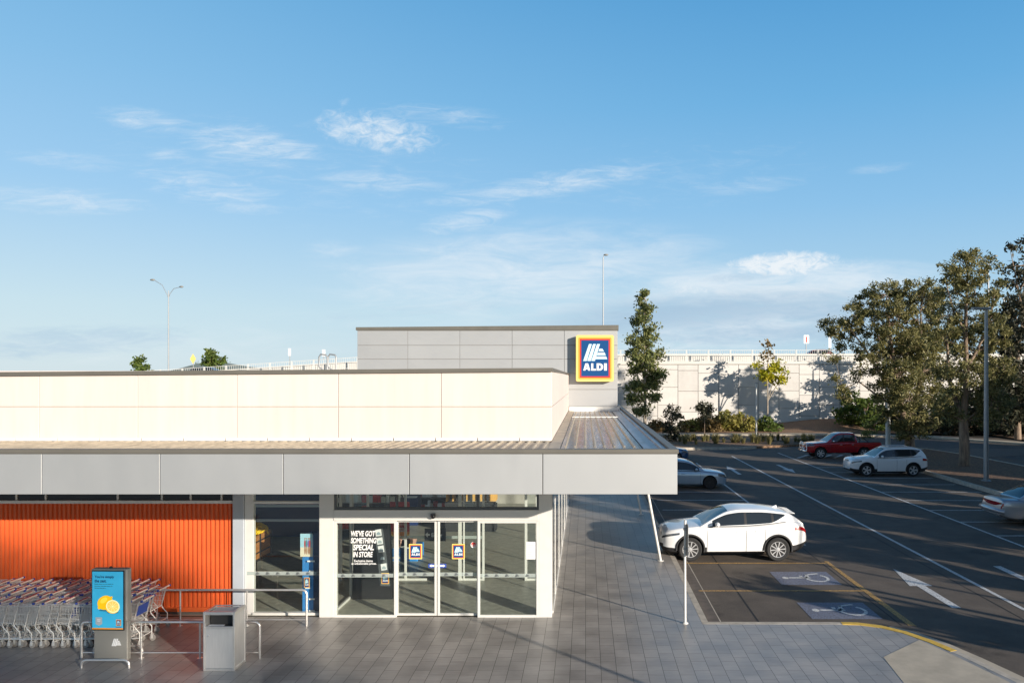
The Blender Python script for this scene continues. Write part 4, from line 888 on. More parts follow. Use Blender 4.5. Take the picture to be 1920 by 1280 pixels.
# ---------------------------------------------------------------- shopping trolleys (handle towards +X)
def make_trolley():
    t = empty('shopping_trolley', (0, 0, PZ))
    wr = .0042
    m_ = MB()      # chassis tubes
    for s in (-1, 1):
        y = s*.215
        m_.path([(.47, y, .90), (.40, y, .86), (.30, y, .46), (.33, y, .40), (.43, y, .29), (.43, y, .14)], .011, 6)
        m_.path([(.43, y, .19), (.05, y*.95, .17), (-.42, y*.72, .15)], .011, 6)
        m_.path([(-.42, y*.72, .15), (-.36, y*.8, .28), (-.30, y*.85, .43)], .009, 6)
    m_.path([(-.42, -.155, .15), (-.44, 0, .15), (-.42, .155, .15)], .011, 6); m_.path([(.43, -.215, .19), (.43, .215, .19)], .010, 6)
    m_.path([(.30, -.215, .455), (.30, .215, .455)], .009, 6)
    for y in (-.12, 0, .12): m_.path([(.42, y, .19), (-.42, y*.7, .155)], .005, 4)
    m_.build('frame', M['trolley_wire'], t, smooth=50)
    m_ = MB()      # basket
    def rim(u, s, h):   # u 0 rear..1 nose, h 0 floor..1 rim
        xt = .40-.86*u; xb = .31-.72*u; x = xb+(xt-xb)*h; z = (.455+.05*u)+(.86-.02*u-(.455+.05*u))*h
        return (x, s*((.235-.06*u)*(.86+.14*h)), z)
    for s in (-1, 1):
        for i in range(15): u = i/14; m_.path([rim(u, s, 0), rim(u, s, 1)], wr, 3, caps=False)
        for h in (.28, .55, .80): m_.path([rim(0, s, h), rim(1, s, h)], wr, 3, caps=False)
        m_.path([rim(0, s, 1), rim(1, s, 1)], .0075, 6); m_.path([rim(0, s, 0), rim(1, s, 0)], .0065, 5)
    for i in range(9):
        a, b = rim(1, -1, 0), rim(1, 1, 0); c, d = rim(1, -1, 1), rim(1, 1, 1); k = i/8
        L = lambda p, q_: tuple(p[j]+(q_[j]-p[j])*k for j in range(3))
        m_.path([L(a, b), L(c, d)], wr, 3, caps=False); e, f = rim(0, -1, 0), rim(0, 1, 0); m_.path([L(e, f), L(a, b)], wr, 3, caps=False)
        e2, f2 = rim(0, -1, 1), rim(0, 1, 1); m_.path([L(e, f), L(e2, f2)], wr, 3, caps=False)
    m_.path([rim(1, -1, 1), rim(1, 1, 1)], .0075, 6); m_.path([rim(0, -1, 1), rim(0, 1, 1)], .0065, 5)
    m_.build('basket', M['trolley_wire'], t)
    m_ = MB(); m_.tube((.475, -.20, .905), (.475, .20, .905), .017, n=10); m_.build('handle', M['handle_cream'], t, smooth=50)
    m_ = MB(); m_.tube((.465, -.13, .925), (.465, .13, .925), .012, n=8); m_.build('handle_label', M['handle_red'], t, smooth=50)
    for s in (-1, 1):
        m_ = MB(); m_.cbox(.452, s*.225-.022, .883, .497, s*.225+.022, .926, .010); m_.build('end_cap', M['cap_blue'], t)
    for (x, y) in ((.43, .215), (.43, -.215), (-.42, .155), (-.42, -.155)):
        m_ = MB(); m_.lathe([(.035, -.013), (.060, -.013), (.063, -.008), (.063, .008), (.060, .013), (.035, .013)], (x+.02, y, .063), 'y', 16, 0)
        m_.box(x-.012, y-.022, .05, x+.035, y-.016, .14, 1); m_.box(x-.012, y+.016, .05, x+.035, y+.022, .14, 1); m_.box(x-.012, y-.0155, .125, x+.035, y+.0155, .14, 1)
        m_.build('wheel', [M['caster'], M['trolley_wire']], t, smooth=40)
    m_ = MB(); m_.add([(.345, -.18, .60), (.345, .18, .60), (.395, .18, .80), (.395, -.18, .80), (.338, -.18, .603), (.338, .18, .603), (.388, .18, .803), (.388, -.18, .803)], [(0,1,2,3), (7,6,5,4), (0,4,5,1), (3,2,6,7), (1,5,6,2), (0,3,7,4)])
    m_.build('seat_flap', M['seat_blue'], t)
    return t
proto = make_trolley()
pale_wheel = None
ROWN = ['front row', 'second row', 'third row', 'back row']
ORD = ['outermost', 'second', 'third', 'fourth', 'fifth', 'sixth', 'seventh', 'eighth', 'ninth', 'tenth', 'eleventh', 'twelfth', 'thirteenth', 'fourteenth', 'fifteenth', 'sixteenth', 'seventeenth', 'eighteenth', 'nineteenth', 'twentieth']
ends = [(-9.55, 15.48), (-9.95, 15.95), (-9.75, 16.42), (-10.25, 16.89)]; rng = random.Random(11)
first = True
for r_, (xe, yr) in enumerate(ends):
    k = 0; x = xe
    while x > -(1098/1400*(yr+.25))-.35:
        t = copy_tree(proto)
        if (r_, k) not in ((0, 0), (2, 1), (0, 6), (1, 9), (3, 4), (2, 12)):
            for ch in list(t.children):
                if ch.name.startswith('seat_flap'): bpy.data.objects.remove(ch)
        t.location = (x+rng.uniform(-.012, .012), yr+rng.uniform(-.012, .012), PZ); t.rotation_euler = (0, rng.uniform(-.006, .006), rng.uniform(-.012, .012)); s_ = rng.choice((1.0, 1.0, 1.05)); t.scale = (1, 1, s_)
        if k == 0: lab = 'wire shopping trolley at the outer right end of the %s, its handle free' % ROWN[r_]
        else: lab = '%s shopping trolley from the right end, nested in the %s' % (ORD[min(k, 19)], ROWN[r_])
        tag(t, lab, 'shopping trolley', 'shopping trolleys nested in rows along the orange wall')
        x -= .222; k += 1
for ch in list(proto.children): bpy.data.objects.remove(ch)
bpy.data.objects.remove(proto)
# loose trolley with raised basket at the back right
# ---------------------------------------------------------------- digital totem, bin, rails
tt = empty('advertising_totem', (gx(205.5, 14.55), 14.55, PZ), 'grey upright advertising screen showing two lemons on blue, in front of the trolleys', 'advertising screen', R(-1.5)); 
wd = .335
m_ = MB(); m_.cbox(-wd+.035, -.02, .02, wd+.03, .095, .78, .012); m_.cbox(-wd, -.04, .78, wd+.035, .105, 1.80, .014); m_.build('casing', M['totem'], tt)
m_ = MB(); m_.cbox(-wd+.012, -.056, .61, wd-.008, -.038, 1.775, .006); m_.build('screen_bezel', M['black_gloss'], tt)
m_ = MB(); m_.quad([(-wd+.032, -.059, .635), (wd-.028, -.059, .635), (wd-.028, -.059, 1.755), (-wd+.032, -.059, 1.755)], 0)
m_.quad([(-wd+.032, -.062, .635), (wd-.028, -.062, .635), (wd-.028, -.062, .665), (-wd+.032, -.062, .665)], 1)
Yt = -.063
put_text(m_, "You're simply", -.255, 1.615, Yt, .385, .068, 2, bold=.025); put_text(m_, 'the zest.', -.255, 1.545, Yt, .235, .060, 2, bold=.025)
for k, (w_) in enumerate((.37, .35, .22)):
    x = -.255
    r2 = random.Random(k+2)
    while x < -.255+w_:
        l_ = r2.uniform(.03, .075); m_.quad([(x, Yt, 1.505-k*.04), (min(x+l_, -.255+w_), Yt, 1.505-k*.04), (min(x+l_, -.255+w_), Yt, 1.519-k*.04), (x, Yt, 1.519-k*.04)], 3); x += l_+.012
def disc(cx, cz, rx, rz, y, mi, rot=0, n=28):
    m_.add([(cx+rx*math.cos(2*math.pi*i/n)*math.cos(rot)-rz*math.sin(2*math.pi*i/n)*math.sin(rot), y, cz+rx*math.cos(2*math.pi*i/n)*math.sin(rot)+rz*math.sin(2*math.pi*i/n)*math.cos(rot)) for i in range(n)], [tuple(range(n))], mi)
disc(.0, 1.005, .17, .022, Yt-.001, 3); disc(.105, .965, .12, .018, Yt-.0015, 3)
disc(-.045, 1.155, .158, .132, Yt-.003, 4, .5); disc(-.15, 1.07, .05, .035, Yt-.0025, 4, .9); disc(.075, 1.255, .03, .02, Yt-.0025, 4, .5)
disc(-.07, 1.20, .08, .045, Yt-.005, 5, .6)
disc(.10, 1.075, .142, .128, Yt-.007, 4, -.3); disc(.112, 1.085, .135, .123, Yt-.009, 7, -.3); disc(.113, 1.086, .112, .101, Yt-.011, 6, -.3)
for k in range(9):
    a = k*2*math.pi/9+.2; c, s = math.cos(a), math.sin(a)
    m_.add([(.113+c*.02-s*.003, Yt-.013, 1.086+s*.02+c*.003), (.113+c*.02+s*.003, Yt-.013, 1.086+s*.02-c*.003), (.113+c*.10+s*.003, Yt-.013, 1.086+s*.092-c*.003), (.113+c*.10-s*.003, Yt-.013, 1.086+s*.092+c*.003)], [(0,1,2,3)], 7)
disc(.113, 1.086, .014, .013, Yt-.015, 7)
P = [(-.235, .74), (-.17, .705), (-.105, .74), (-.105, .87), (-.235, .87)]; m_.add([(a, Yt, b) for a, b in P], [tuple(range(5))], 8); m_.quad([(-.205, Yt-.002, .815), (-.135, Yt-.002, .815), (-.135, Yt-.002, .83), (-.205, Yt-.002, .83)], 9); m_.quad([(-.2, Yt-.002, .79), (-.14, Yt-.002, .79), (-.14, Yt-.002, .80), (-.2, Yt-.002, .80)], 9)
emblem(m_, .17, .705, .27, .83, Yt, 10, .001)
m_.quad([(.165, Yt, .678), (.275, Yt, .678), (.275, Yt, .688), (.165, Yt, .688)], 2)
m_.build('screen', [M[k] for k in ('screen_cyan', 'logo_orange', 'screen_text', 'lemon_sh', 'lemon', 'lemon_hi', 'lemon_flesh', 'lemon_rind', 'badge', 'paper', *LOGO_MATS)], tt)
m_ = MB(); glyph_only(m_, .055, .30, .245, .445, -.0235, 0); m_.build('emblem_print', M['white'], tt)
m_ = MB(); m_.lathe([(.03, 0), (.03, .02), (.018, .032)], (.0, .04, 1.80), 'z', 14); m_.build('sensor_dome', M['black'], tt, smooth=40)
def hoop(name, x0, x1, y, h, label, cat, group=None, r=.02):
    o = empty(name, ((x0+x1)/2, y, PZ), label, cat, group=group); a, b = x0-(x0+x1)/2, x1-(x0+x1)/2; q_ = .09
    P = [(a, 0, 0), (a, 0, h-q_)]+[(a+q_-q_*math.cos(R(t)), 0, h-q_+q_*math.sin(R(t))) for t in (30, 60, 90)]+[(b-q_+q_*math.sin(R(t)), 0, h-q_+q_*math.cos(R(t))) for t in (0, 30, 60)]+[(b, 0, h-q_), (b, 0, 0)]
    m_ = MB(); m_.path(P, r, 10); m_.build('tube', M['steel'], o, smooth=50); return o, a, b
hoop('bumper_hoop', gx(153, 14.2), gx(242, 14.2), 14.2, .15, 'low steel hoop on the paving in front of the advertising screen', 'hoop', r=.022)
hoop('bumper_hoop', gx(176, 14.95), gx(267, 14.95), 14.95, .15, 'low steel hoop behind the advertising screen, its bent end showing at right', 'hoop', r=.022)
o, a, b = hoop('handrail', gx(153, 14.7), gx(487, 14.7), 14.7, .71, 'front steel handrail running behind the bin and advertising screen', 'handrail', r=.024)
for px in (265, 375):
    m_ = MB(); x = gx(px, 14.7)-o.location.x; m_.tube((x, 0, 0), (x, 0, .69), .018, n=8); m_.lathe([(.05, 0), (.05, .008)], (x, 0, 0), 'z', 14); m_.build('post', M['steel'], o, smooth=50)
m_ = MB(); m_.tube((a, 0, .11), (b, 0, .11), .014, n=8); m_.build('lower_rail', M['steel'], o, smooth=50)
y2 = 16.62; x0, x1 = gx(283, y2), gx(575, y2)
o = empty('handrail', (x0, y2, PZ), 'rear steel handrail along the orange wall, its bent end before the blue stand', 'handrail')
L_ = x1-x0; q_ = .10
m_ = MB(); m_.path([(0, 0, .80), (L_-q_, 0, .80)]+[(L_-q_+q_*math.sin(R(t)), 0, .70+q_*math.cos(R(t))) for t in (30, 60, 90)]+[(L_, 0, 0)], .024, 10); m_.build('tube', M['steel'], o, smooth=50)
for px in (338, 463):
    m_ = MB(); x = gx(px, y2)-x0; m_.tube((x, 0, 0), (x, 0, .78), .018, n=8); m_.lathe([(.05, 0), (.05, .008)], (x, 0, 0), 'z', 14); m_.build('post', M['steel'], o, smooth=50)
m_ = MB(); m_.tube((0, 0, .14), (L_, 0, .14), .012, n=8); m_.build('lower_rail', M['steel'], o, smooth=50)
# bin
bn = empty('litter_bin', (-6.90, 14.28, PZ), 'square brushed steel litter bin with dark slot, in front of the handrail', 'bin')
W_, D_, H_ = .30, .235, 1.09
m_ = MB()
for x in (-W_, W_-.04):
    for y in (-D_, D_-.04): m_.cbox(x, y, 0, x+.04, y+.04, H_, .006)
m_.cbox(-W_+.04, -D_+.004, .80, W_-.04, -D_+.04, .835, .004); m_.cbox(-W_+.04, -D_+.004, 1.05, W_-.04, -D_+.04, H_-.001, .004); m_.cbox(-W_+.04, -D_+.004, .0, W_-.04, -D_+.04, .04, .004)
for x in (-W_+.004, W_-.034):
    m_.cbox(x, -D_+.04, 0, x+.03, D_-.04, .05, .004); m_.cbox(x, -D_+.04, H_-.05, x+.03, D_-.04, H_-.001, .004)
m_.build('frame', M['steel'], bn)
m_ = MB(); m_.cbox(-W_+.042, -D_+.008, .045, W_-.042, -D_+.02, .795, .003); m_.build('door', M['brushed'], bn)
m_ = MB(); m_.lathe([(.013, 0), (.013, -.008), (.008, -.012)], (-W_+.10, -D_+.008, .66), 'y', 12); lk_ = m_.build('lock', M['chrome'], bn)
m_ = MB(); m_.box(-W_+.015, -D_+.04, .05, -W_+.02, D_-.04, H_-.05); m_.box(W_-.022, -D_+.04, .05, W_-.016, D_-.04, H_-.05); m_.box(-W_+.04, D_-.02, .0, W_-.04, D_-.014, H_-.02); m_.build('side_panel', M['brushed'], bn)
m_ = MB(); m_.box(-W_+.05, -.05, .80, W_-.05, -.04, 1.05); m_.box(-W_+.05, -D_+.03, .815, W_-.05, D_-.05, .82); m_.build('slot_back', M['dark'], bn)
m_ = MB(); m_.box(-W_+.06, -D_+.03, .822, -W_+.35, -D_+.14, .83); m_.build('rubbish', M['paper'], bn)
m_ = MB(); m_.cbox(-W_, -D_, H_, W_, -D_+.06, H_+.02, .005, 0); m_.cbox(-W_, D_-.05, H_, W_, D_, H_+.02, .005); m_.cbox(-W_, -D_+.06, H_, -W_+.06, D_-.05, H_+.02, .005); m_.cbox(W_-.06, -D_+.06, H_, W_, D_-.05, H_+.02, .005)
m_.quad([(-W_+.05, -D_+.05, H_-.03), (W_-.05, -D_+.05, H_-.03), (W_-.05, D_-.04, H_-.03), (-W_+.05, D_-.04, H_-.03)], 1); m_.build('top_tray', [M['steel'], M['white_steel']], bn)
# ---------------------------------------------------------------- posts by the footpath
o = empty('sign_post', (2.24, 16.79, PZ), 'thin white parking sign post with a narrow sign seen edge-on, at the kerb corner', 'sign post')
m_ = MB(); m_.path([(0, 0, 0), (-.008, 0, 1.55), (0, 0, 2.32)], .028, 12); m_.lathe([(.07, 0), (.06, .02), (.04, .03)], (0, 0, 0), 'z', 14); m_.build('pole', M['white_steel'], o, smooth=50)
m_ = MB(); m_.cbox(.036, -.17, 1.52, .050, .17, 2.24, .004); m_.build('sign_plate', M['galv'], o)
m_ = MB(); m_.box(-.04, -.045, 1.66, .037, .045, 1.70); m_.box(-.04, -.045, 2.1, .037, .045, 2.14); m_.build('clamp', M['galv'], o)
for k, (yb, lb) in enumerate(((22.6, 'leaning pale canopy post at the kerb beside the nose of the white car'), (30.4, 'leaning pale canopy post further along the footpath, half hidden by the canopy'))):
    o = empty('canopy_post', (2.27, yb, PZ), lb, 'post', group='canopy posts along the footpath')
    m_ = MB(); m_.tube((0, 0, 0), (-.62, 0, 3.33), .040, n=14); m_.lathe([(.10, 0), (.10, .012)], (0, 0, 0), 'z', 16); m_.build('pole', M['white_steel'], o, smooth=50)
# ---------------------------------------------------------------- lamps
def lamp(px, Y, ztop, base_z, label, arms=(), r=.09, head=None, group='street lamps', mt='galv'):
    X = gx(px, Y); o = empty('street_lamp', (X, Y, base_z), label, 'street lamp', group=group); h = ztop-base_z
    m_ = MB(); m_.tube((0, 0, 0), (0, 0, h), r, r*.62, 12); m_.lathe([(r*1.9, 0), (r*1.9, .04), (r*1.2, .08)], (0, 0, 0), 'z', 14); m_.build('pole', M[mt], o, smooth=50)
    for (dx, dz, hl) in arms:
        m_ = MB(); s = 1 if dx > 0 else -1
        m_.path([(0, 0, h-.9), (dx*.12, 0, h-.4), (dx*.45, 0, h+dz*.55), (dx, 0, h+dz)], r*.4, 8); m_.build('arm', M[mt], o, smooth=50)
        m_ = MB(); m_.ball((dx+s*hl*.45, 0, h+dz+.04), (hl*.62, .17, .12), 12); m_.build('lamp_head', M['totem'], o, smooth=60)
    if head:
        m_ = MB(); x0, x1, t = head; m_.cbox(x0, -.16, h-.02, x1, .16, h-.02+t, .02); m_.build('lamp_head', M['galv'], o)
    return o
lamp(1849, 40, 9.35, .15, 'tall grey car park lamp with flat head standing in the mulch island at right', r=.13, head=(-.75, .2, .12))
lamp(1665, 60, 10.5, .15, 'pale lamp pole rising behind the white car, its top hidden in the leafy tree', r=.2, head=(-.7, .3, .12), mt='white_steel')
lamp(1418, 70.5, 5.25, .0, 'short thin lamp pole in front of the panelled wall beside the yellow tree', r=.08, head=(-.1, .14, .08), mt='white_steel')
lamp(1131, 93, 20.8, 7.0, 'very tall thin lamp pole rising behind the grey tower', arms=((.12, .25, .5),), r=.09, mt='galv')
lamp(316, 92, gz(545, 92), 3.0, 'twin armed highway lamp above the left end of the parapet', arms=((-1.75, 1.3, .5), (1.4, .45, .4)), r=.085, mt='galv')
lamp(1853, 96, gz(495, 96), 6.5, 'highway lamp with curved arm half hidden behind the big trees', arms=((.7, 1.0, .5),), r=.15)
lamp(1882, 99, gz(560, 99), 6.5, 'bare pale lamp pole between the trees at far right', r=.14, head=(-.2, .2, .1), mt='white_steel')

# ---------------------------------------------------------------- retaining wall, bridge fence, ramp
def fz(x):   # top of the bridge fence
    K = [(-90, 4.6), (-62, 5.9), (-45.4, 6.87), (-26, 8.15), (3.8, 8.93), (60, 9.0)]
    for (a, za), (b, zb) in zip(K[:-1], K[1:]):
        if x <= b: return za+(zb-za)*(max(a, x)-a)/(b-a)
    return 9.0
WY = 85.0
o = empty('retaining_wall', (10, WY, 0), 'long pale concrete panel retaining wall behind the car park', 'wall'); w0 = tuple(o.location)
m_ = MB(); pitch = 2.3; k = 0; x = -70
while x < 60:
    zt = fz(x+pitch/2)-1.66; off = (.0, 1.15, .4, 1.6)[k % 4]; z = -.6
    cuts = [z]; c = z+.9+off
    while c < zt-.35: cuts.append(c); c += (2.35 if k % 2 else 2.0)
    cuts.append(zt)
    for a, b in zip(cuts[:-1], cuts[1:]): m_.cbox(x+.024, WY-.05, a+.022, x+pitch-.024, WY+.1, b-.022, .008)
    x += pitch; k += 1
m_.build('panel', M['wall_panel'], o, w0)
m_ = MB(); xs = [-70+i*5 for i in range(27)]
for a, b in zip(xs[:-1], xs[1:]): m_.prism([(a, -.6), (b, -.6), (b, fz(b)-1.66), (a, fz(a)-1.66)], WY+.05, WY+.5, 'xz')
m_.build('wall_core', M['wall_gap'], o, w0)
m_ = MB()
for a, b in zip(xs[:-1], xs[1:]): m_.prism([(a, fz(a)-1.62), (b, fz(b)-1.62), (b, fz(b)-1.30), (a, fz(a)-1.30)], WY-.12, WY+.45, 'xz')
m_.build('coping', M['wall_pale'], o, w0)
m_ = MB()
for a, b in zip(xs[:-1], xs[1:]): m_.prism([(a, fz(a)-1.6), (b, fz(b)-1.6), (b, fz(b)-.38), (a, fz(a)-.38)], WY+2.0, WY+2.25, 'xz')
m_.build('barrier', M['wall_pale'], o, w0)
m_ = MB(); m_.add([(a, y, fz(a)-1.45) for a in xs for y in (WY+.5, WY+18)], [(2*i, 2*i+2, 2*i+3, 2*i+1) for i in range(26)]); tag(m_.build('bridge_road', M['road']), kind='structure')
o = empty('bridge_fence', (10, WY+.15, 7.4), 'pale barred safety fence along the top of the panelled wall', 'fence'); f0 = tuple(o.location)
m_ = MB(); yf = WY+.15
xr = [-66+i*2.5 for i in range(47)]
for a, b in zip(xr[:-1], xr[1:]):
    for dz in (0, -1.18): m_.prism([(a, fz(a)+dz-.045), (b, fz(b)+dz-.045), (b, fz(b)+dz), (a, fz(a)+dz)], yf-.03, yf+.03, 'xz')
    for j in range(10):
        x = a+(b-a)*(j+.5)/10; m_.box(x-.012, yf-.012, fz(x)-1.18, x+.012, yf+.012, fz(x)-.06)
m_.build('bar_panel', M['white_steel'], o, f0)
for x in xr: MB().box(x-.045, yf-.05, fz(x)-1.32, x+.045, yf+.045, fz(x)+.03).build('post', M['white_steel'], o, f0)
def road_sign(px, Y, py0, py1, wpx, label, diamond=False, mt='white', bar=False, base=None):
    X = gx(px, Y); z0, z1 = gz(py1, Y), gz(py0, Y); b_ = base if base is not None else fz(X)-1.45; hw = wpx/1400*Y/2
    o = empty('road_sign', (X, Y, b_), label, 'road sign'); of = tuple(o.location)
    m_ = MB(); m_.tube((X, Y+.05, b_), (X, Y+.05, z0+.2), .05, n=8); m_.build('pole', M['galv'], o, of)
    m_ = MB(); zc = (z0+z1)/2; hz = (z1-z0)/2
    P = [(X, zc-hz), (X+hw, zc), (X, zc+hz), (X-hw, zc)] if diamond else rrect(X-hw, z0, X+hw, z1, .06)
    m_.prism(P, Y-.03, Y, 'xz', 0)
    if bar: m_.box(X-.07, Y-.04, z0+.15, X+.07, Y-.031, z1-.2, 1)
    m_.build('sign_plate', [M[mt], M['sticker_red']], o, of)
road_sign(1512, 88, 628, 644, 10, 'white road sign with a red bar standing on the bridge left of the big trees', bar=True)
road_sign(543, 90, 653, 667, 5, 'small narrow white road sign above the ramp fence')
road_sign(607, 90, 655, 668, 6, 'small white road sign beside the roof ladder rails')
road_sign(362, 90, 663, 682, 11, 'yellow diamond road sign near the left ramp', True, 'logo_yellow')
road_sign(1556, 88, 628, 652, 5, 'narrow white road sign against the leaves of the big tree')
# ---------------------------------------------------------------- cars
def interp(K, x):
    if x <= K[0][0]: return K[0][1]
    if x >= K[-1][0]: return K[-1][1]
    n = len(K)
    for i in range(n-1):
        if x <= K[i+1][0]:
            x0, y0 = K[i]; x1, y1 = K[i+1]; h = x1-x0; d = (y1-y0)/h
            def sl(j):
                if j <= 0 or j >= n-1: return (K[1][1]-K[0][1])/(K[1][0]-K[0][0]) if j <= 0 else (K[-1][1]-K[-2][1])/(K[-1][0]-K[-2][0])
                a = (K[j][1]-K[j-1][1])/(K[j][0]-K[j-1][0]); b = (K[j+1][1]-K[j][1])/(K[j+1][0]-K[j][0])
                return 0 if a*b <= 0 else 2*a*b/(a+b)
            m0, m1 = sl(i), sl(i+1); t = (x-x0)/h
            return y0*(2*t**3-3*t*t+1)+m0*h*(t**3-2*t*t+t)+y1*(-2*t**3+3*t*t)+m1*h*(t**3-t*t)
def car_paint(name, col, metal=0.0, rough=.28):
    m = mat(name, col, rough, metal=metal, coat=1.0); return m
def make_car(S, loc, rz, label, name='parked_car', cat='car', group='cars parked in the bays'):
    """local: nose at x=0 pointing -X, tail at x=L; centred on loc afterwards"""
    L, W = S['L'], S['W']; root = empty(name, loc, label, cat, rz, group); cx = L/2
    paint = S['paint']; top, bot, plan = S['top'], S['bot'], S['plan']
    N_ = 56; xs = [L*i/(N_-1) for i in range(N_)]
    prof = [(.0, 0), (.80, .0), (.95, .10), (.985, .26), (.985, .42), (1.0, .60), (1.0, .72), (.975, .84), (.945, .925), (.87, .975), (.60, .992), (.30, 1.0), (0, 1.0)]
    b = MB(); rows = []
    for x in xs:
        zb, zt, hw = interp(bot, x), interp(top, x), interp(plan, x); h = zt-zb; c = S.get('crown', .03)
        half = [(hw*a, zb+h*t+(c*(1-(a/.84)**2) if t > .95 and a < .84 else 0)) for a, t in prof]
        rows.append([(x-cx, -y, z) for y, z in half]+[(x-cx, y, z) for y, z in reversed(half[1:-1])])
    n = len(rows[0]); b.v = [p for r_ in rows for p in r_]
    for i in range(N_-1):
        for j in range(n): b.f.append((i*n+j, (i+1)*n+j, (i+1)*n+(j+1) % n, i*n+(j+1) % n)); b.m.append(0)
    b.f.append(tuple(range(n))); b.m.append(0); b.f.append(tuple(reversed(range((N_-1)*n, N_*n)))); b.m.append(0)
    tmp = b.build('tmp', [paint, M['car_trim']])
    r, wx = S['r'], S['wheels']; cut = MB()
    for x in wx:
        for s in (-1, 1):
            cut.lathe([(r*S.get('arch', 1.17), -.36), (r*S.get('arch', 1.17), .2)] if s > 0 else [(r*S.get('arch', 1.17), -.2), (r*S.get('arch', 1.17), .36)], (x-cx, s*W/2*.97, r+.02), 'y', 32)
    ct = cut.build('cut', M['car_trim'])
    import bmesh
    for q_ in (tmp, ct):
        b_ = bmesh.new(); b_.from_mesh(q_.data); bmesh.ops.recalc_face_normals(b_, faces=b_.faces); b_.to_mesh(q_.data); b_.free()
    bm_ = tmp.modifiers.new('b', 'BOOLEAN'); bm_.object = ct; bm_.operation = 'DIFFERENCE'; bm_.solver = 'EXACT'; bm_.material_mode = 'TRANSFER'
    dg = bpy.context.evaluated_depsgraph_get(); me = bpy.data.meshes.new_from_object(tmp.evaluated_get(dg))
    V_ = [tuple(v.co) for v in me.vertices]; names = [m.name if m else '' for m in me.materials]
    polys = [(tuple(p.vertices), names[p.material_index] == M['car_trim'].name, tuple(p.center)) for p in me.polygons]
    bpy.data.objects.remove(tmp); bpy.data.objects.remove(ct)
    body = MB(); doors = {}; low = MB(); bonnet = MB()
    wsx = S['roof'][0][0]
    for vs, dark, c in polys:
        x, y, z = c[0]+cx, c[1], c[2]; tgt = body; mi = 1 if dark else 0; hw = interp(plan, x)
        zb, zt = interp(bot, x), interp(top, x)
        if not dark:
            if abs(y) > .925*hw and zb+.13*(zt-zb) < z < zt-.02:
                for k, (a, d) in enumerate(S['doors']):
                    if a <= x < d: tgt = doors.setdefault((k, y > 0), MB())
            if tgt is body and z < zb+.10*(zt-zb)+S.get('clad', 0): tgt = low
            if tgt is body and z > zb+.955*(zt-zb) and .28 < x < wsx+.05: tgt = bonnet
            if S.get('tray') and S['tray'][0] < x < S['tray'][1] and z > zb+.985*(zt-zb) and abs(y) < .8*hw: mi = 1
        tgt.add([V_[i] for i in vs], [tuple(range(len(vs)))], mi)
    def weld(mb):
        idx = {}; nv = []; mp_ = []
        for p in mb.v:
            k = (round(p[0], 5), round(p[1], 5), round(p[2], 5))
            if k not in idx: idx[k] = len(nv); nv.append(p)
            mp_.append(idx[k])
        F_, M_ = [], []
        for f, mi in zip(mb.f, mb.m):
            g_ = []
            for i in f:
                if not g_ or mp_[i] != g_[-1]: g_.append(mp_[i])
            if len(g_) > 2 and len(set(g_)) == len(g_): F_.append(tuple(g_)); M_.append(mi)
        mb.v, mb.f, mb.m = nv, F_, M_; return mb
    # greenhouse
    roof = S['roof']; gw, rw = S['gw'], S['rw']; x0, x1 = roof[0][0], roof[-1][0]
    st = sorted(set([x0+(x1-x0)*i/44 for i in range(45)]+[p for p in S['pillars']]+[p+S.get('pw', .09) for p in S['pillars']]+[S['ws'][1], S['rear'][0]]))
    glass = {'windscreen': MB(), 'rear_window': MB()}; G = []
    for x in st:
        B = interp(top, x)-.035; Z = max(interp(roof, x), B+.012); h = Z-B; hw0 = min(interp(gw, x), interp(plan, x)*.965); f = min(1, h/S['hfull']); tw_ = hw0+(interp(rw, x)-hw0)*f
        ts_ = max(0.0, (x-S['side'][1]+.55)/.55); lv = [0, .10+min(.62, .62*ts_*ts_*S.get('kick', 0)), .5+min(.25, .25*ts_*ts_*S.get('kick', 0)), .84, .955, 1.0]; pts = [(hw0+(tw_-hw0)*(t**1.25), B+h*t*.985) for t in lv]; pts += [(tw_*.90, B+h*1.0+.004), (tw_*.72, Z+.022*f), (tw_*.40, Z+.035*f), (0, Z+.04*f)]
        G.append(pts)
    k_ = len(G[0])
    for i in range(len(st)-1):
        xm_ = (st[i]+st[i+1])/2
        for s in (-1, 1):
            for j in range(k_-1):
                p = [(st[i]-cx, s*G[i][j][0], G[i][j][1]), (st[i+1]-cx, s*G[i+1][j][0], G[i+1][j][1]), (st[i+1]-cx, s*G[i+1][j+1][0], G[i+1][j+1][1]), (st[i]-cx, s*G[i][j+1][0], G[i][j+1][1])]
                if s > 0: p = p[::-1]
                hh = G[i][5][1]-G[i][0][1]; tgt = body
                if 1 <= j <= 2 and hh > .10 and S['side'][0] < xm_ < S['side'][1]:
                    if not any(q_ <= xm_ <= q_+S.get('pw', .09) for q_ in S['pillars']):
                        kk = sum(1 for q_ in S['pillars'] if xm_ > q_); tgt = glass.setdefault(('side_window', kk, s), MB())
                    else: body.add(p, [(0,1,2,3)], 1); continue
                elif 6 <= j and S['ws'][0] < xm_ < S['ws'][1]: tgt = glass['windscreen']
                elif 6 <= j and S['rear'][0] < xm_ < S['rear'][1]: tgt = glass['rear_window']
                tgt.add(p, [(0,1,2,3)], 0)
    weld(body); body.build('body', [paint, M['car_trim']], root, smooth=38)
    for mb, nm, mt in ((low, 'sill_trim', S.get('low', paint)), (bonnet, 'bonnet', paint)):
        if mb.f: weld(mb).build(nm, [mt, M['car_trim']], root, smooth=38)
    for k, mb in glass.items():
        if mb.f: weld(mb).build(k if isinstance(k, str) else k[0], M['car_glass'], root, smooth=40)
    belt = MB()
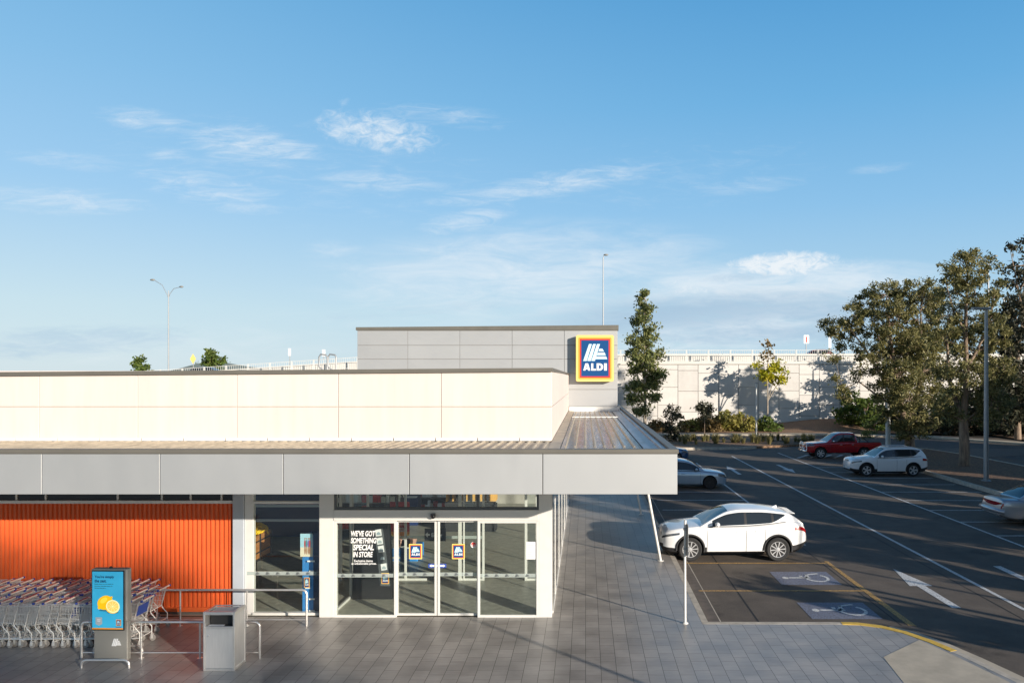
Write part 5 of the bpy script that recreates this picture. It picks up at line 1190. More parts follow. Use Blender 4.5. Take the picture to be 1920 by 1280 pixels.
    for s in (-1, 1):
        pts = [(x-cx, s*(min(interp(gw, x), interp(plan, x)*.965)+.004), interp(top, x)-.018) for x in st if S['side'][0]-.1 < x < S['side'][1]+.05]
        belt.path(pts, .011, 6)
    belt.build('belt_trim', M['car_trim'], root)
    for (k, sd), mb in doors.items():
        d = weld(mb).build('door', [paint, M['car_trim']], root, smooth=38); a, e = S['doors'][k]; s = 1 if sd else -1
        hw = interp(plan, e-.2); h_ = MB(); zh = interp(bot, e)+(interp(top, e)-interp(bot, e))*.74
        h_.cbox(e-.30-cx, s*hw*.985-.005 if s > 0 else s*hw*.985-.028, zh, e-.12-cx, s*hw*.985+.028 if s > 0 else s*hw*.985+.005, zh+.035, .01); h_.build('handle', S.get('handle', paint), d)
        q_ = MB()
        for xx in (a, e):
            zb, zt, hw = interp(bot, xx), interp(top, xx), interp(plan, xx); q_.path([(xx-cx, s*hw*aa*1.0015, zb+(zt-zb)*t) for aa, t in prof[2:8]], .006, 4)
        q_.build('door_gap', M['car_trim'], d)
    # wheels
    for x in wx:
        for s in (-1, 1):
            tw2 = .115; y = s*(W/2-tw2-.012); wl = MB()
            wl.lathe([(r*.60, -tw2*.8), (r*.90, -tw2), (r*.985, -tw2*.8), (r, -tw2*.4), (r, tw2*.4), (r*.985, tw2*.8), (r*.90, tw2), (r*.62, tw2*.85)], (x-cx, y, r), 'y', 32)
            we = wl.build('wheel', M['rubber'], root, smooth=45); rm = MB(); yo = y+s*tw2*.80; R1 = r*.66
            rm.lathe([(R1, -.02), (R1*1.04, .0), (R1, .012), (R1*.93, .0), (R1*.90, -.03)] if s > 0 else [(R1*.90, .03), (R1*.93, .0), (R1, -.012), (R1*1.04, .0), (R1, .02)], (x-cx, yo, r), 'y', 32)
            ns = S.get('spokes', 10)
            for q_ in range(ns):
                a = 2*math.pi*q_/ns+.1; ca, sa = math.cos(a), math.sin(a); w1, w2 = S.get('sw', (.012, .017)); y0_, y1_ = yo-s*.012, yo+s*.008
                P = [(.04, -w1), (R1*.96, -w2), (R1*.96, w2), (.04, w1)]
                A = [(x-cx+a_*ca-b_*sa, y1_, r+a_*sa+b_*ca) for a_, b_ in P]; Bq = [(p[0], y0_, p[2]) for p in A]
                rm.add(A+Bq, [(0,1,2,3), (7,6,5,4), (0,4,5,1), (2,6,7,3)] if s < 0 else [(3,2,1,0), (4,5,6,7), (1,5,4,0), (3,7,6,2)])
            rm.lathe([(.055, -.02), (.055, .012), (.03, .016)] if s > 0 else [(.03, -.016), (.055, -.012), (.055, .02)], (x-cx, yo, r), 'y', 16)
            rm.build('rim', S.get('rim', M['alloy']), we, smooth=40)
            dk = MB(); dk.lathe([(R1*.95, -.01), (R1*.95, .01)], (x-cx, y+s*tw2*.45, r), 'y', 24); dk.build('brake_disc', M['car_trim'], we)
            if S.get('archtrim'):
                at = MB(); hw = interp(plan, x); ra = r*S.get('arch', 1.17); pts = []
                for t in range(-12, 193, 9):
                    xx = x+ra*1.02*math.cos(R(t)); zz = r+.02+ra*1.02*math.sin(R(t)); pts.append((xx-cx, s*(interp(plan, xx)*(1.0 if zz > .45 else .985)-.012), max(.24, zz)))
                at.path(pts, .034, 8); at.build('arch_trim', M['car_trim'], root, smooth=50)
    # mirrors
    mx, mz = S['mirror']
    for s in (-1, 1):
        q_ = MB(); y = s*(interp(gw, mx)+.13); q_.ball((mx-cx, y, mz), (.075, .12, .075), 14); q_.tube((mx+.03-cx, s*(interp(gw, mx)-.02), mz-.06), (mx-cx, y, mz-.03), .025, n=6); q_.build('mirror', S.get('mirror_mat', paint), root, smooth=60)
    # lamps, grille, plates: patches that follow the skin
    def patch(nm, x_a, x_b, t0, t1, side, mt, push=.008, xr=None):
        q_ = MB(); vv = []; m1, m2 = 8, 4
        for i in range(m1+1):
            x = x_a+(x_b-x_a)*i/m1
            for j in range(m2+1):
                taper = S.get('tap', .45) if nm == 'headlight' else .15
                ta = t0+(t1-t0)*(taper*i/m1*.6 if xr is None else 0); t = ta+(t1-ta)*j/m2
                zb, zt, hw = interp(bot, x), interp(top, x), interp(plan, x); aa = 1.0
                for (a1, b1), (a2, b2) in zip(prof[1:-1], prof[2:]):
                    if b1 <= t <= b2 and b2 > b1: aa = a1+(a2-a1)*(t-b1)/(b2-b1)
                vv.append((x-cx+(-push if side[1] == 'f' else push)*.8, side[0]*(hw*aa+push), zb+(zt-zb)*t+.004))
        fs = [(i*(m2+1)+j, (i+1)*(m2+1)+j, (i+1)*(m2+1)+j+1, i*(m2+1)+j+1) for i in range(m1) for j in range(m2)]
        q_.add(vv, fs); return q_.build(nm, mt, root, smooth=60)
    for s in (-1, 1):
        a, e, t0, t1 = S['head']; patch('headlight', a, e, t0, t1, (s, 'f'), M['head_lens'])
        a, e, t0, t1 = S['tail']; patch('tail_light', e, a, t0, t1, (s, 'r'), M['tail_lens'])
    for nm, (yw, z0, z1), xx, mt in (('grille', S['grille'], 0, M['car_trim']), ('number_plate', (.26, S['plate'][0], S['plate'][0]+.11), 0, M['plate']), ('number_plate', (.26, S['plate'][1], S['plate'][1]+.11), L, M['plate'])):
        q_ = MB(); d_ = -1 if xx == 0 else 1
        for sgm in range(6):
            ya, yb = -yw+2*yw*sgm/6, -yw+2*yw*(sgm+1)/6
            def X(y):
                best = xx
                for k in range(120):
                    x = k*.006 if d_ < 0 else L-k*.006
                    if interp(plan, x)*.98 >= abs(y) and interp(top, x) >= z1 and interp(bot, x) <= z0: best = x; break
                return best-cx+d_*.012
            q_.add([(X(ya), ya, z0), (X(yb), yb, z0), (X(yb), yb, z1), (X(ya), ya, z1)], [(0,1,2,3) if d_ > 0 else (3,2,1,0)])
        q_.build(nm, mt, root)
    for fn in S.get('extra', ()): fn(root, cx, S)
    return root
def roof_rails(root, cx, S):
    for s in (-1, 1):
        q_ = MB(); a, e = S['ws'][1]+.15, S['rear'][0]-.3; pts = [(a+(e-a)*i/8-cx, s*(interp(S['rw'], a+(e-a)*i/8)*.93), interp(S['roof'], a+(e-a)*i/8)+(.05 if 0 < i < 8 else .01)) for i in range(9)]
        q_.path(pts, .018, 6); q_.build('roof_rail', M['alloy'], root)
def shark_fin(root, cx, S):
    q_ = MB(); x = S['rear'][0]-.35; z = interp(S['roof'], x)+.03; q_.add([(x-.12-cx, -.03, z), (x-.12-cx, .03, z), (x+.12-cx, .03, z-.005), (x+.12-cx, -.03, z-.005), (x+.10-cx, 0, z+.07)], [(0,1,4), (1,2,4), (2,3,4), (3,0,4)]); q_.build('aerial', S['paint'], root)
def spoiler(root, cx, S):
    q_ = MB(); x = S['rear'][0]; z = interp(S['roof'], x)+.012; w_ = interp(S['rw'], x)*.95
    q_.add([(x-.12-cx, -w_, z), (x-.12-cx, w_, z), (x+.20-cx, w_*.93, z-.03), (x+.20-cx, -w_*.93, z-.03), (x-.12-cx, -w_, z+.028), (x-.12-cx, w_, z+.028), (x+.20-cx, w_*.93, z-.012), (x+.20-cx, -w_*.93, z-.012)], [(3,2,1,0), (4,5,6,7), (0,1,5,4), (1,2,6,5), (2,3,7,6), (3,0,4,7)]); q_.build('spoiler', S['paint'], root)
white = car_paint('white_paint', (.80, .80, .80)); silver = car_paint('silver_paint', (.36, .46, .57), .35, .3); red = car_paint('red_paint', (.40, .008, .014), .25, .25); bluep = car_paint('blue_paint', (.03, .10, .24), .5, .28); oldsilver = car_paint('old_silver_paint', (.42, .43, .46), .55, .34); darkp = car_paint('dark_paint', (.02, .021, .024), .2, .25)
SUV = dict(L=4.55, W=1.84, paint=white, r=.365, wheels=(.90, 3.60), arch=1.16, crown=.035, clad=.10, kick=1.0, low=M['car_trim'], archtrim=True,
    top=[(0,.66),(.05,.80),(.16,.90),(.45,.985),(.9,1.05),(1.40,1.09),(1.8,1.09),(2.6,1.11),(3.4,1.17),(3.9,1.22),(4.2,1.21),(4.40,1.13),(4.51,.96),(4.55,.80)],
    bot=[(0,.40),(.12,.27),(.5,.21),(4.0,.23),(4.35,.33),(4.55,.50)], plan=[(0,.50),(.06,.68),(.22,.83),(.55,.905),(1.3,.92),(3.5,.92),(4.0,.90),(4.3,.84),(4.48,.72),(4.55,.60)],
    roof=[(1.22,1.06),(1.5,1.22),(1.85,1.40),(2.15,1.51),(2.55,1.56),(3.05,1.555),(3.6,1.50),(3.98,1.43),(4.12,1.365),(4.44,1.12)], gw=[(1.2,.84),(1.6,.875),(3.4,.86),(4.2,.74),(4.4,.66)], rw=[(1.2,.66),(2.0,.64),(3.4,.62),(4.2,.56),(4.4,.55)], hfull=.4,
    ws=(1.28,2.10), rear=(4.02,4.36), side=(1.58,3.86), pillars=(2.58,3.42), pw=.075, doors=((1.42,2.62),(2.62,3.20)), mirror=(1.72,1.15), head=(.05,.58,.73,.84), tail=(4.12,4.50,.72,.86), grille=(.46,.48,.80), plate=(.42,.75), spokes=10, extra=(shark_fin, spoiler))
make_car(SUV, ((2.40+6.80)/2, 23.88, 0), 0, 'white five-door SUV parked nose to the footpath in the nearest bays', cat='SUV')
X1 = dict(SUV); X1.update(L=4.50, paint=car_paint('white_paint_b', (.78, .79, .80)), wheels=(.86, 3.55), r=.36,
    top=[(0,.74),(.04,.88),(.14,.96),(.45,1.03),(.9,1.07),(1.40,1.10),(1.8,1.10),(2.6,1.11),(3.5,1.14),(4.1,1.17),(4.34,1.13),(4.46,.96),(4.50,.80)], bot=[(0,.38),(.12,.26),(.5,.20),(4.0,.22),(4.3,.30),(4.5,.46)],
    plan=[(0,.58),(.06,.74),(.2,.85),(.5,.90),(1.3,.92),(3.5,.92),(4.0,.90),(4.3,.85),(4.44,.74),(4.5,.62)],
    roof=[(1.30,1.08),(1.55,1.26),(1.85,1.47),(2.1,1.585),(2.6,1.635),(3.3,1.64),(3.85,1.60),(4.08,1.54),(4.18,1.46),(4.40,1.14)], ws=(1.36,2.02), rear=(4.10,4.34), side=(1.58,4.02), doors=((1.45,2.6),(2.6,3.16)), grille=(.30,.58,.88), tail=(4.08,4.46,.70,.86), spokes=5, sw=(.03,.06), extra=(roof_rails, spoiler), pillars=(2.55,3.42))
make_car(X1, ((15.3+19.95)/2, 44.0, 0), 0, 'white SUV dappled with tree shade in the right-hand bays', cat='SUV')
UTE = dict(L=5.3, W=1.86, paint=red, r=.385, wheels=(.95, 4.03), arch=1.2, crown=.03, clad=.0, tap=.3,
    top=[(0,.86),(.05,.98),(.16,1.05),(.6,1.10),(1.2,1.15),(1.5,1.17),(2.4,1.18),(3.3,1.19),(3.55,1.18),(3.6,1.16),(5.2,1.17),(5.27,1.12),(5.3,1.0)], bot=[(0,.48),(.15,.40),(.6,.36),(4.6,.42),(5.1,.50),(5.3,.56)],
    plan=[(0,.62),(.08,.80),(.25,.88),(.6,.92),(1.5,.93),(4.5,.92),(5.2,.91),(5.3,.88)], roof=[(1.40,1.16),(1.65,1.36),(1.95,1.60),(2.2,1.74),(2.6,1.80),(3.1,1.80),(3.35,1.77),(3.45,1.68),(3.56,1.2)], gw=[(1.4,.84),(3.6,.84)], rw=[(1.4,.66),(3.6,.64)], hfull=.45,
    ws=(1.46,2.14), rear=(3.40,3.54), side=(1.72,3.42), pillars=(2.55,), doors=((1.62,2.6),(2.6,3.42)), mirror=(1.85,1.24), head=(.04,.5,.74,.93), tail=(5.18,5.3,.45,.85), grille=(.40,.62,1.0), plate=(.5,.62), spokes=6, sw=(.03,.05), tray=(3.68, 5.22), handle=M['chrome'], mirror_mat=M['chrome'])
def ute_bits(root, cx, S):
    q_ = MB()
    for z in (.52, .72, .98): q_.path([(-.10-cx+.1*0, -.62, z), (-.16-cx, -.4, z), (-.16-cx, .4, z), (-.10-cx, .62, z)], .035, 8)
    for y in (-.32, .32): q_.path([(-.16-cx, y, .45), (-.16-cx, y, .98), (-.12-cx, y, 1.10)], .035, 8)
    q_.path([(-.12-cx, -.32, 1.10), (-.13-cx, 0, 1.12), (-.12-cx, .32, 1.10)], .035, 8); q_.cbox(-.17-cx, -.80, .44, .02-cx, .80, .62, .03)
    for s in (-1, 1): q_.path([(.0-cx, s*.78, .58), (-.02-cx, s*.74, .95), (.06-cx, s*.62, 1.0)], .03, 8)
    q_.build('bull_bar', M['chrome'], root, smooth=50)
    q_ = MB()
    for s in (-1, 1): q_.path([(3.75-cx, s*.72, 1.15), (3.80-cx, s*.66, 1.52), (4.0-cx, s*.66, 1.50), (4.35-cx, s*.74, 1.17)], .035, 8)
    q_.path([(3.80-cx, -.66, 1.52), (3.80-cx, .66, 1.52)], .035, 8); q_.build('sports_bar', M['black'], root, smooth=50)
UTE['extra'] = (ute_bits,)
make_car(UTE, ((15.6+21.0)/2, 53.6, 0), 0, 'dark red double cab ute with a chrome bull bar at the far right bays', 'pickup', 'pickup')
SED = dict(L=4.55, W=1.78, paint=silver, r=.325, wheels=(.92, 3.50), arch=1.14, crown=.03, clad=0,
    top=[(0,.60),(.05,.70),(.16,.78),(.5,.86),(1.0,.92),(1.35,.95),(1.8,.95),(2.8,.97),(3.5,1.0),(3.8,1.01),(4.3,1.0),(4.48,.94),(4.55,.75)], bot=[(0,.32),(.12,.22),(.5,.18),(4.0,.19),(4.35,.25),(4.55,.38)],
    plan=[(0,.50),(.07,.68),(.25,.81),(.6,.87),(1.4,.89),(3.4,.89),(4.1,.85),(4.45,.74),(4.55,.62)], roof=[(1.15,.92),(1.5,1.13),(1.85,1.33),(2.1,1.41),(2.5,1.46),(2.95,1.45),(3.3,1.38),(3.6,1.24),(3.98,1.02)], gw=[(1.2,.80),(1.6,.83),(3.4,.80),(4.0,.70)], rw=[(1.2,.60),(2.0,.58),(3.2,.56),(4.0,.52)], hfull=.35,
    ws=(1.22,2.02), rear=(3.18,3.90), side=(1.48,3.50), pillars=(2.46,3.18), pw=.07, doors=((1.4,2.5),(2.5,3.12)), mirror=(1.62,1.0), head=(.06,.5,.66,.90), tail=(4.12,4.54,.70,.92), grille=(.36,.40,.62), plate=(.36,.70), spokes=8, rim=M['alloy_black'])
make_car(SED, (7.27-4.55/2, 39.0, 0), math.pi, 'silver sedan with black wheels, half hidden behind the canopy corner')
HAT = dict(SED); HAT.update(L=4.2, paint=bluep, rim=M['alloy'], wheels=(.85, 3.40), top=[(0,.62),(.05,.74),(.16,.82),(.5,.90),(1.0,.97),(1.3,.99),(2.8,1.02),(3.5,1.04),(3.95,1.02),(4.12,.92),(4.2,.72)], bot=[(0,.32),(.12,.22),(.5,.18),(3.7,.19),(4.0,.26),(4.2,.38)], plan=[(0,.50),(.07,.68),(.25,.81),(.6,.87),(1.4,.89),(3.3,.88),(3.8,.84),(4.1,.74),(4.2,.62)],
    roof=[(1.05,.95),(1.4,1.18),(1.75,1.39),(2.0,1.47),(2.5,1.51),(3.2,1.48),(3.6,1.40),(3.75,1.32),(4.05,1.0)], rear=(3.62,3.98), ws=(1.12,1.92), tail=(3.8,4.16,.7,.92))
make_car(HAT, (7.0-2.1, 51.2, 0), math.pi, 'blue hatchback whose nose shows beside the canopy corner')
HB = dict(HAT); HB['paint'] = car_paint('blue_paint_b', (.05, .13, .26), .5, .28)
make_car(HB, (6.35-2.1, 54.2, 0), math.pi, 'farthest blue car, only its roof and nose tip above the canopy edge')
OLD = dict(SED); OLD.update(L=4.7, paint=oldsilver, rim=M['alloy'], wheels=(.92, 3.52), tail=(4.60, 4.69, .66, .84), top=[(0,.58),(.05,.68),(.16,.76),(.5,.84),(1.0,.90),(1.35,.93),(2.8,.95),(3.5,.98),(3.75,1.0),(4.5,1.01),(4.63,.96),(4.7,.72)], bot=[(0,.32),(.12,.22),(.5,.18),(4.1,.22),(4.5,.30),(4.7,.40)], plan=[(0,.55),(.07,.70),(.25,.81),(.6,.86),(1.4,.87),(3.6,.86),(4.4,.81),(4.62,.74),(4.7,.68)])
def tail_panel(root, cx, S):
    q_ = MB(); L = S['L']; xs_ = [(-.66, L-.045), (-.35, L-.005), (0, L+.012), (.35, L-.005), (.66, L-.045)]
    for (ya, xa), (yb, xb) in zip(xs_[:-1], xs_[1:]): q_.add([(xa-cx, ya, .74), (xb-cx, yb, .74), (xb-cx, yb, .89), (xa-cx, ya, .89)], [(0,1,2,3)])
    q_.build('tail_light', M['tail_lens'], root)
    for s in (-1, 1):
        q_ = MB(); q_.add([(L-.03-cx, s*.54, .83), (L-.052-cx+.012, s*.68, .83), (L-.052-cx+.012, s*.68, .885), (L-.03-cx, s*.54, .885)], [(0,1,2,3) if s > 0 else (3,2,1,0)]); q_.build('indicator_lamp', M['tail_amber'], root)
    q_ = MB()
    pts = [(L-.10-cx, -.78, .55), (L+.02-cx, -.70, .56), (L+.07-cx, -.3, .57), (L+.07-cx, .3, .57), (L+.02-cx, .70, .56), (L-.10-cx, .78, .55)]; q_.path(pts, .085, 10); q_.build('bumper', S['paint'], root, smooth=60)
OLD['extra'] = (tail_panel,)
make_car(OLD, (15.85+2.35, 29.2, 0), math.pi, 'old silver sedan seen from behind at the right edge, red tail lights across its boot')
DK = dict(SUV); DK.update(paint=darkp)
make_car(DK, (-44.5, 88.5, fz(-44.5)-1.42), math.pi, 'dark car on the ramp behind the fence, near the left tree', 'passing_car', group='cars on the bridge')
RK = dict(X1); RK.update(paint=car_paint('maroon_paint', (.20, .02, .03), .2, .3))
make_car(RK, (27.6, 90.5, fz(27)-1.42), 0, 'maroon car on the bridge behind the fence beside the big trees', 'passing_car', group='cars on the bridge')

# ---------------------------------------------------------------- trees and plants
import numpy as np
def leaf_mesh(pts, size, rs, aspect=2.2, droop=.0, name='crown', mt=None, parent=None):
    n = len(pts); P = np.asarray(pts); d = rs.normal(size=(n, 3)); d[:, 2] -= droop; d /= np.linalg.norm(d, axis=1)[:, None]
    e = rs.normal(size=(n, 3)); e -= d*np.sum(d*e, axis=1)[:, None]; e /= np.linalg.norm(e, axis=1)[:, None]
    s = size*rs.uniform(.6, 1.35, size=(n, 1)); a = d*s*.5*aspect**.5; b = e*s*.5/aspect**.5
    V_ = np.empty((n, 4, 3)); V_[:, 0] = P-a; V_[:, 1] = P+b-a*.1; V_[:, 2] = P+a; V_[:, 3] = P-b-a*.1
    me = bpy.data.meshes.new(name); me.vertices.add(n*4); me.vertices.foreach_set('co', V_.reshape(-1)); me.loops.add(n*4); me.loops.foreach_set('vertex_index', np.arange(n*4, dtype=np.int32))
    me.polygons.add(n); me.polygons.foreach_set('loop_start', np.arange(0, n*4, 4, dtype=np.int32)); me.update(calc_edges=True); me.materials.append(mt)
    o = bpy.data.objects.new(name, me); C.objects.link(o); o.parent = parent; return o
def tree(label, loc, blobs, leaf, size, trunk, seed, bark='bark', per=260, dens=1.0, group=None, name='tree', cat='tree', aspect=2.4, droop=.5, twig=True, clump=.42):
    """blobs: (x, y, z, rx, ry, rz) local leafy masses; trunk: list of (point list, r0, r1)"""
    rs = np.random.RandomState(seed); root = empty(name, loc, label, cat, group=group); m_ = MB(); pts = []
    for P, r0, r1 in trunk:
        k = len(P); m_.path(P, [r0+(r1-r0)*i/(k-1) for i in range(k)], 9)
    ends = [(Vector(P[-1]), r1) for P, r0, r1 in trunk]; allp = [(Vector(q_), r0+(r1-r0)*i/(len(P)-1)) for P, r0, r1 in trunk for i, q_ in enumerate(P) if i > 0]
    for (x, y, z, rx, ry, rz) in blobs:
        c = Vector((x, y, z)); nc = max(3, int(dens*4.2*(rx*ry*rz)**(2/3)/(clump**2)*.5))
        src, sr = min(allp, key=lambda q_: (q_[0]-c).length+max(0, q_[0].z-c.z)*2)
        mid = src.lerp(c, .55)+Vector((0, 0, (c-src).length*.08)); m_.path([src, mid, c], [min(sr, .10)*.8, min(sr, .07)*.7, .018], 6)
        for _ in range(nc):
            d = rs.normal(size=3); d /= np.linalg.norm(d); f = rs.uniform(.35, 1.0)**.55; q_ = Vector((x+d[0]*rx*f, y+d[1]*ry*f, z+d[2]*rz*f))
            if twig and rs.rand() < .5: m_.path([c.lerp(q_, .1), c.lerp(q_, .6)+Vector((0, 0, .06)), q_], [.022, .014, .006], 4, caps=False)
            k = int(per*rs.uniform(.5, 1.3)*.1*(clump/.42)**2/ (size/.22)**1.2); cl_ = rs.uniform(.6, 1.25)*clump
            pts.append(np.array(q_)+rs.normal(size=(k, 3))*np.array([cl_*.55, cl_*.55, cl_*.42]))
    m_.build('trunk', M[bark], root, smooth=60); pts = np.concatenate(pts)
    leaf_mesh(pts, size, rs, aspect, droop, 'crown', M[leaf], root); return root
def jit(n, rs, box, rad):
    return [(rs.uniform(box[0], box[1]), rs.uniform(box[2], box[3]), rs.uniform(box[4], box[5]), *(rs.uniform(*rad),)*2, rs.uniform(*rad)*.75) for _ in range(n)]
rr = random.Random(21)
# left big gum, trunk at px 1706, Y 58
def at(px, py, Y, loc, dy=0): return (gx(px, Y+dy)-loc[0], dy, gz(py, Y+dy)-loc[2])
def blobs_px(lst, Y, loc, flat=.8, grow=1.0):
    o = []
    for (px, py, r, dy) in lst:
        x, y, z = at(px, py, Y, loc, dy); q_ = r/FPX*Y; o.append((x, y, z, q_*grow, q_*grow, q_*flat*grow))
    return o
Y1 = 58.0; l1 = (gx(1706, Y1), Y1, .15)
B1 = blobs_px([(1568, 612, 26, 0), (1590, 640, 24, 1), (1562, 668, 14, -1), (1600, 590, 24, -1), (1628, 566, 30, 1), (1662, 552, 32, 0), (1700, 548, 30, 1), (1730, 556, 28, -1), (1640, 606, 34, 0), (1680, 600, 38, -1.5), (1720, 596, 38, 1.5), (1604, 700, 18, 0), (1572, 722, 17, -.5), (1584, 748, 12, .5), (1636, 660, 30, -1), (1672, 650, 36, 1), (1712, 648, 40, -1), (1742, 640, 34, 0), (1650, 706, 28, .5), (1690, 700, 36, -1.5), (1730, 696, 38, 1), (1668, 746, 28, 0), (1705, 750, 34, -1), (1740, 744, 32, 0), (1690, 790, 26, 0), (1722, 788, 30, -1), (1748, 780, 24, .5), (1655, 776, 18, 1), (1700, 815, 16, -.6), (1730, 812, 14, .6), (1756, 562, 24, 1.5), (1738, 540, 18, 0), (1762, 590, 28, 2), (1768, 640, 30, 2), (1760, 690, 30, 2), (1768, 745, 28, 2.5)], Y1, l1, .8, 1.1)
def tp(lst, Y, loc): return [at(px, py, Y, loc, dy) for px, py, dy in lst]
T1 = [([(0, 0, 0)]+tp([(1705, 815, 0), (1698, 790, 0)], Y1, l1), .40, .30), (tp([(1698, 790, 0), (1690, 768, 0), (1684, 730, -.3), (1676, 680, -.5), (1668, 620, -.4), (1664, 570, 0)], Y1, l1), .26, .06),
      (tp([(1698, 790, 0), (1718, 760, .5), (1726, 700, .8), (1728, 640, .6), (1726, 580, .4)], Y1, l1), .22, .05), (tp([(1684, 730, -.3), (1650, 700, -.2), (1620, 650, 0), (1596, 620, 0)], Y1, l1), .15, .04), (tp([(1690, 768, 0), (1650, 745, .2), (1610, 715, 0), (1580, 730, 0)], Y1, l1), .11, .03), (tp([(1676, 680, -.5), (1650, 640, -.4), (1632, 590, .4)], Y1, l1), .11, .03)]
tree('broad dark gum tree with forked trunk behind the white SUV', l1, B1, 'leaf_gum', .155, T1, 1, per=640, dens=.92, clump=.38, aspect=3.0)
Y2 = 47.0; l2 = (gx(1808, Y2), Y2, .15)
B2 = blobs_px([(1800, 492, 26, 0), (1830, 484, 24, .5), (1776, 512, 22, -.4), (1816, 516, 30, 0), (1850, 510, 22, .4), (1868, 528, 14, 0), (1790, 548, 28, .8), (1828, 556, 32, -.6), (1862, 562, 22, .6), (1776, 590, 30, 0), (1812, 600, 34, 1), (1850, 606, 34, -1), (1770, 636, 28, -.7), (1806, 650, 34, .4), (1846, 652, 36, .8), (1878, 640, 22, -.4), (1772, 690, 28, .6), (1808, 700, 32, -1), (1846, 706, 38, 0), (1882, 696, 26, .5), (1784, 742, 24, -.6), (1822, 746, 28, .8), (1860, 752, 34, -.5), (1890, 744, 20, .4), (1792, 780, 20, 0), (1862, 782, 22, -.4), (1884, 776, 14, .3), (1836, 790, 14, .5), (1766, 770, 18, .2)], Y2, l2, .8, 1.08)
T2 = [([(0, 0, 0)]+tp([(1808, 830, 0), (1806, 790, 0)], Y2, l2), .34, .27), (tp([(1806, 790, 0), (1810, 740, 0), (1812, 690, -.2), (1810, 620, 0), (1812, 560, 0), (1814, 510, 0)], Y2, l2), .22, .05),
      (tp([(1806, 790, 0), (1792, 750, .3), (1780, 710, .5), (1776, 650, .5), (1780, 590, .3)], Y2, l2), .17, .04), (tp([(1812, 690, -.2), (1830, 660, -.4), (1850, 620, -.6), (1862, 570, 0)], Y2, l2), .12, .03), (tp([(1810, 740, 0), (1840, 722, .3), (1866, 700, .2), (1884, 690, .2)], Y2, l2), .09, .03), (tp([(1810, 620, 0), (1790, 590, .2), (1776, 540, -.2)], Y2, l2), .09, .03), (tp([(1806, 790, 0), (1840, 768, -.2), (1868, 770, -.2)], Y2, l2), .07, .03)]
tree('tall gum tree with pale forked trunk standing in the mulch island left of the lamp', l2, B2, 'leaf_gum', .14, T2, 2, per=640, dens=.88, clump=.36, aspect=3.0)
Y3 = 56.0; l3 = (gx(1935, Y3), Y3, .15)
B3 = blobs_px([(1908, 470, 14, 0), (1912, 500, 20, .5), (1930, 520, 30, 0), (1900, 528, 14, 0), (1912, 560, 24, -.6), (1940, 580, 34, .6), (1890, 505, 8, 0), (1894, 462, 6, 0), (1918, 450, 8, 0), (1914, 610, 26, 0), (1945, 630, 34, 0)], Y3, l3)
tree('dark gum tree cut off by the right edge of the photo', l3, B3, 'leaf_dark', .24, [([(0, 0, 0), (0, 0, 4), (-.3, 0, 9), (-.6, 0, 14)], .35, .06), ([(-.2, 0, 8), (-1.0, 0, 12), (-1.6, 0, 15)], .1, .02)], 3, per=280)
Y4 = 66.0; l4 = (gx(1908, Y4), Y4, .3)
tree('dense dark green tree behind the tall gum at the right edge', l4, blobs_px([(1905, 600, 26, 0), (1890, 640, 26, 0), (1915, 650, 34, 1), (1886, 690, 30, -1), (1915, 710, 36, 0), (1900, 750, 36, 0), (1930, 760, 36, 0), (1880, 780, 26, 0), (1870, 640, 26, 1), (1866, 700, 28, 1), (1872, 600, 20, 1), (1900, 570, 20, 0)], Y4, l4, .8, 1.15), 'leaf_dark', .30, [([(0, 0, 0), (0, 0, 5), (0, 0, 10)], .3, .08)], 4, per=420, dens=1.2)
for k, (pxs, lb, Yk, lf, sd) in enumerate((([(1580, 775, 18), (1600, 755, 26), (1590, 790, 18), (1625, 770, 30), (1650, 760, 26), (1612, 795, 22), (1640, 796, 24)], 'bright green bush against the panelled wall under the big tree', 80, 'leaf_green', 31),
      ([(1700, 780, 34), (1740, 770, 40), (1670, 800, 26), (1720, 812, 26), (1765, 800, 32)], 'dark shrub mass on the bank behind the gum trunks, left part', 79, 'leaf_dark', 32), ([(1800, 770, 44), (1850, 760, 46), (1830, 806, 34), (1790, 812, 26), (1870, 806, 30)], 'dark shrub mass on the bank between gum trunk and lamp pole', 76, 'leaf_dark', 33), ([(1900, 770, 44), (1940, 760, 46), (1890, 815, 28), (1930, 810, 34)], 'dark shrub mass on the bank at the right edge', 72, 'leaf_dark', 34))):
    lk = (gx(pxs[1][0], Yk), Yk, .3); tree(lb, lk, blobs_px([(a, b, c, (i % 3-1)*1.0) for i, (a, b, c) in enumerate(pxs)], Yk, lk), lf, .30, [([(0, 0, -.3), (0, 0, 1.6)], .10, .05)], sd, per=420, dens=1.2, name='shrub', cat='shrub', aspect=1.6, droop=.1)
lA = (gx(1662, 79.0), 79.0, .6)
tree('gum tree close to the panelled wall, mostly hidden behind the broad forked gum', lA, blobs_px([(1690, 640, 22, 0), (1712, 650, 22, 0), (1680, 684, 24, 0), (1712, 690, 26, 0), (1690, 724, 26, 0), (1714, 732, 20, 0)], 79.0, lA), 'leaf_gum', .24, [([(0, 0, 0), (0, 0, 4), (0, 0, 8)], .2, .05)], 12, per=420, dens=1.1)
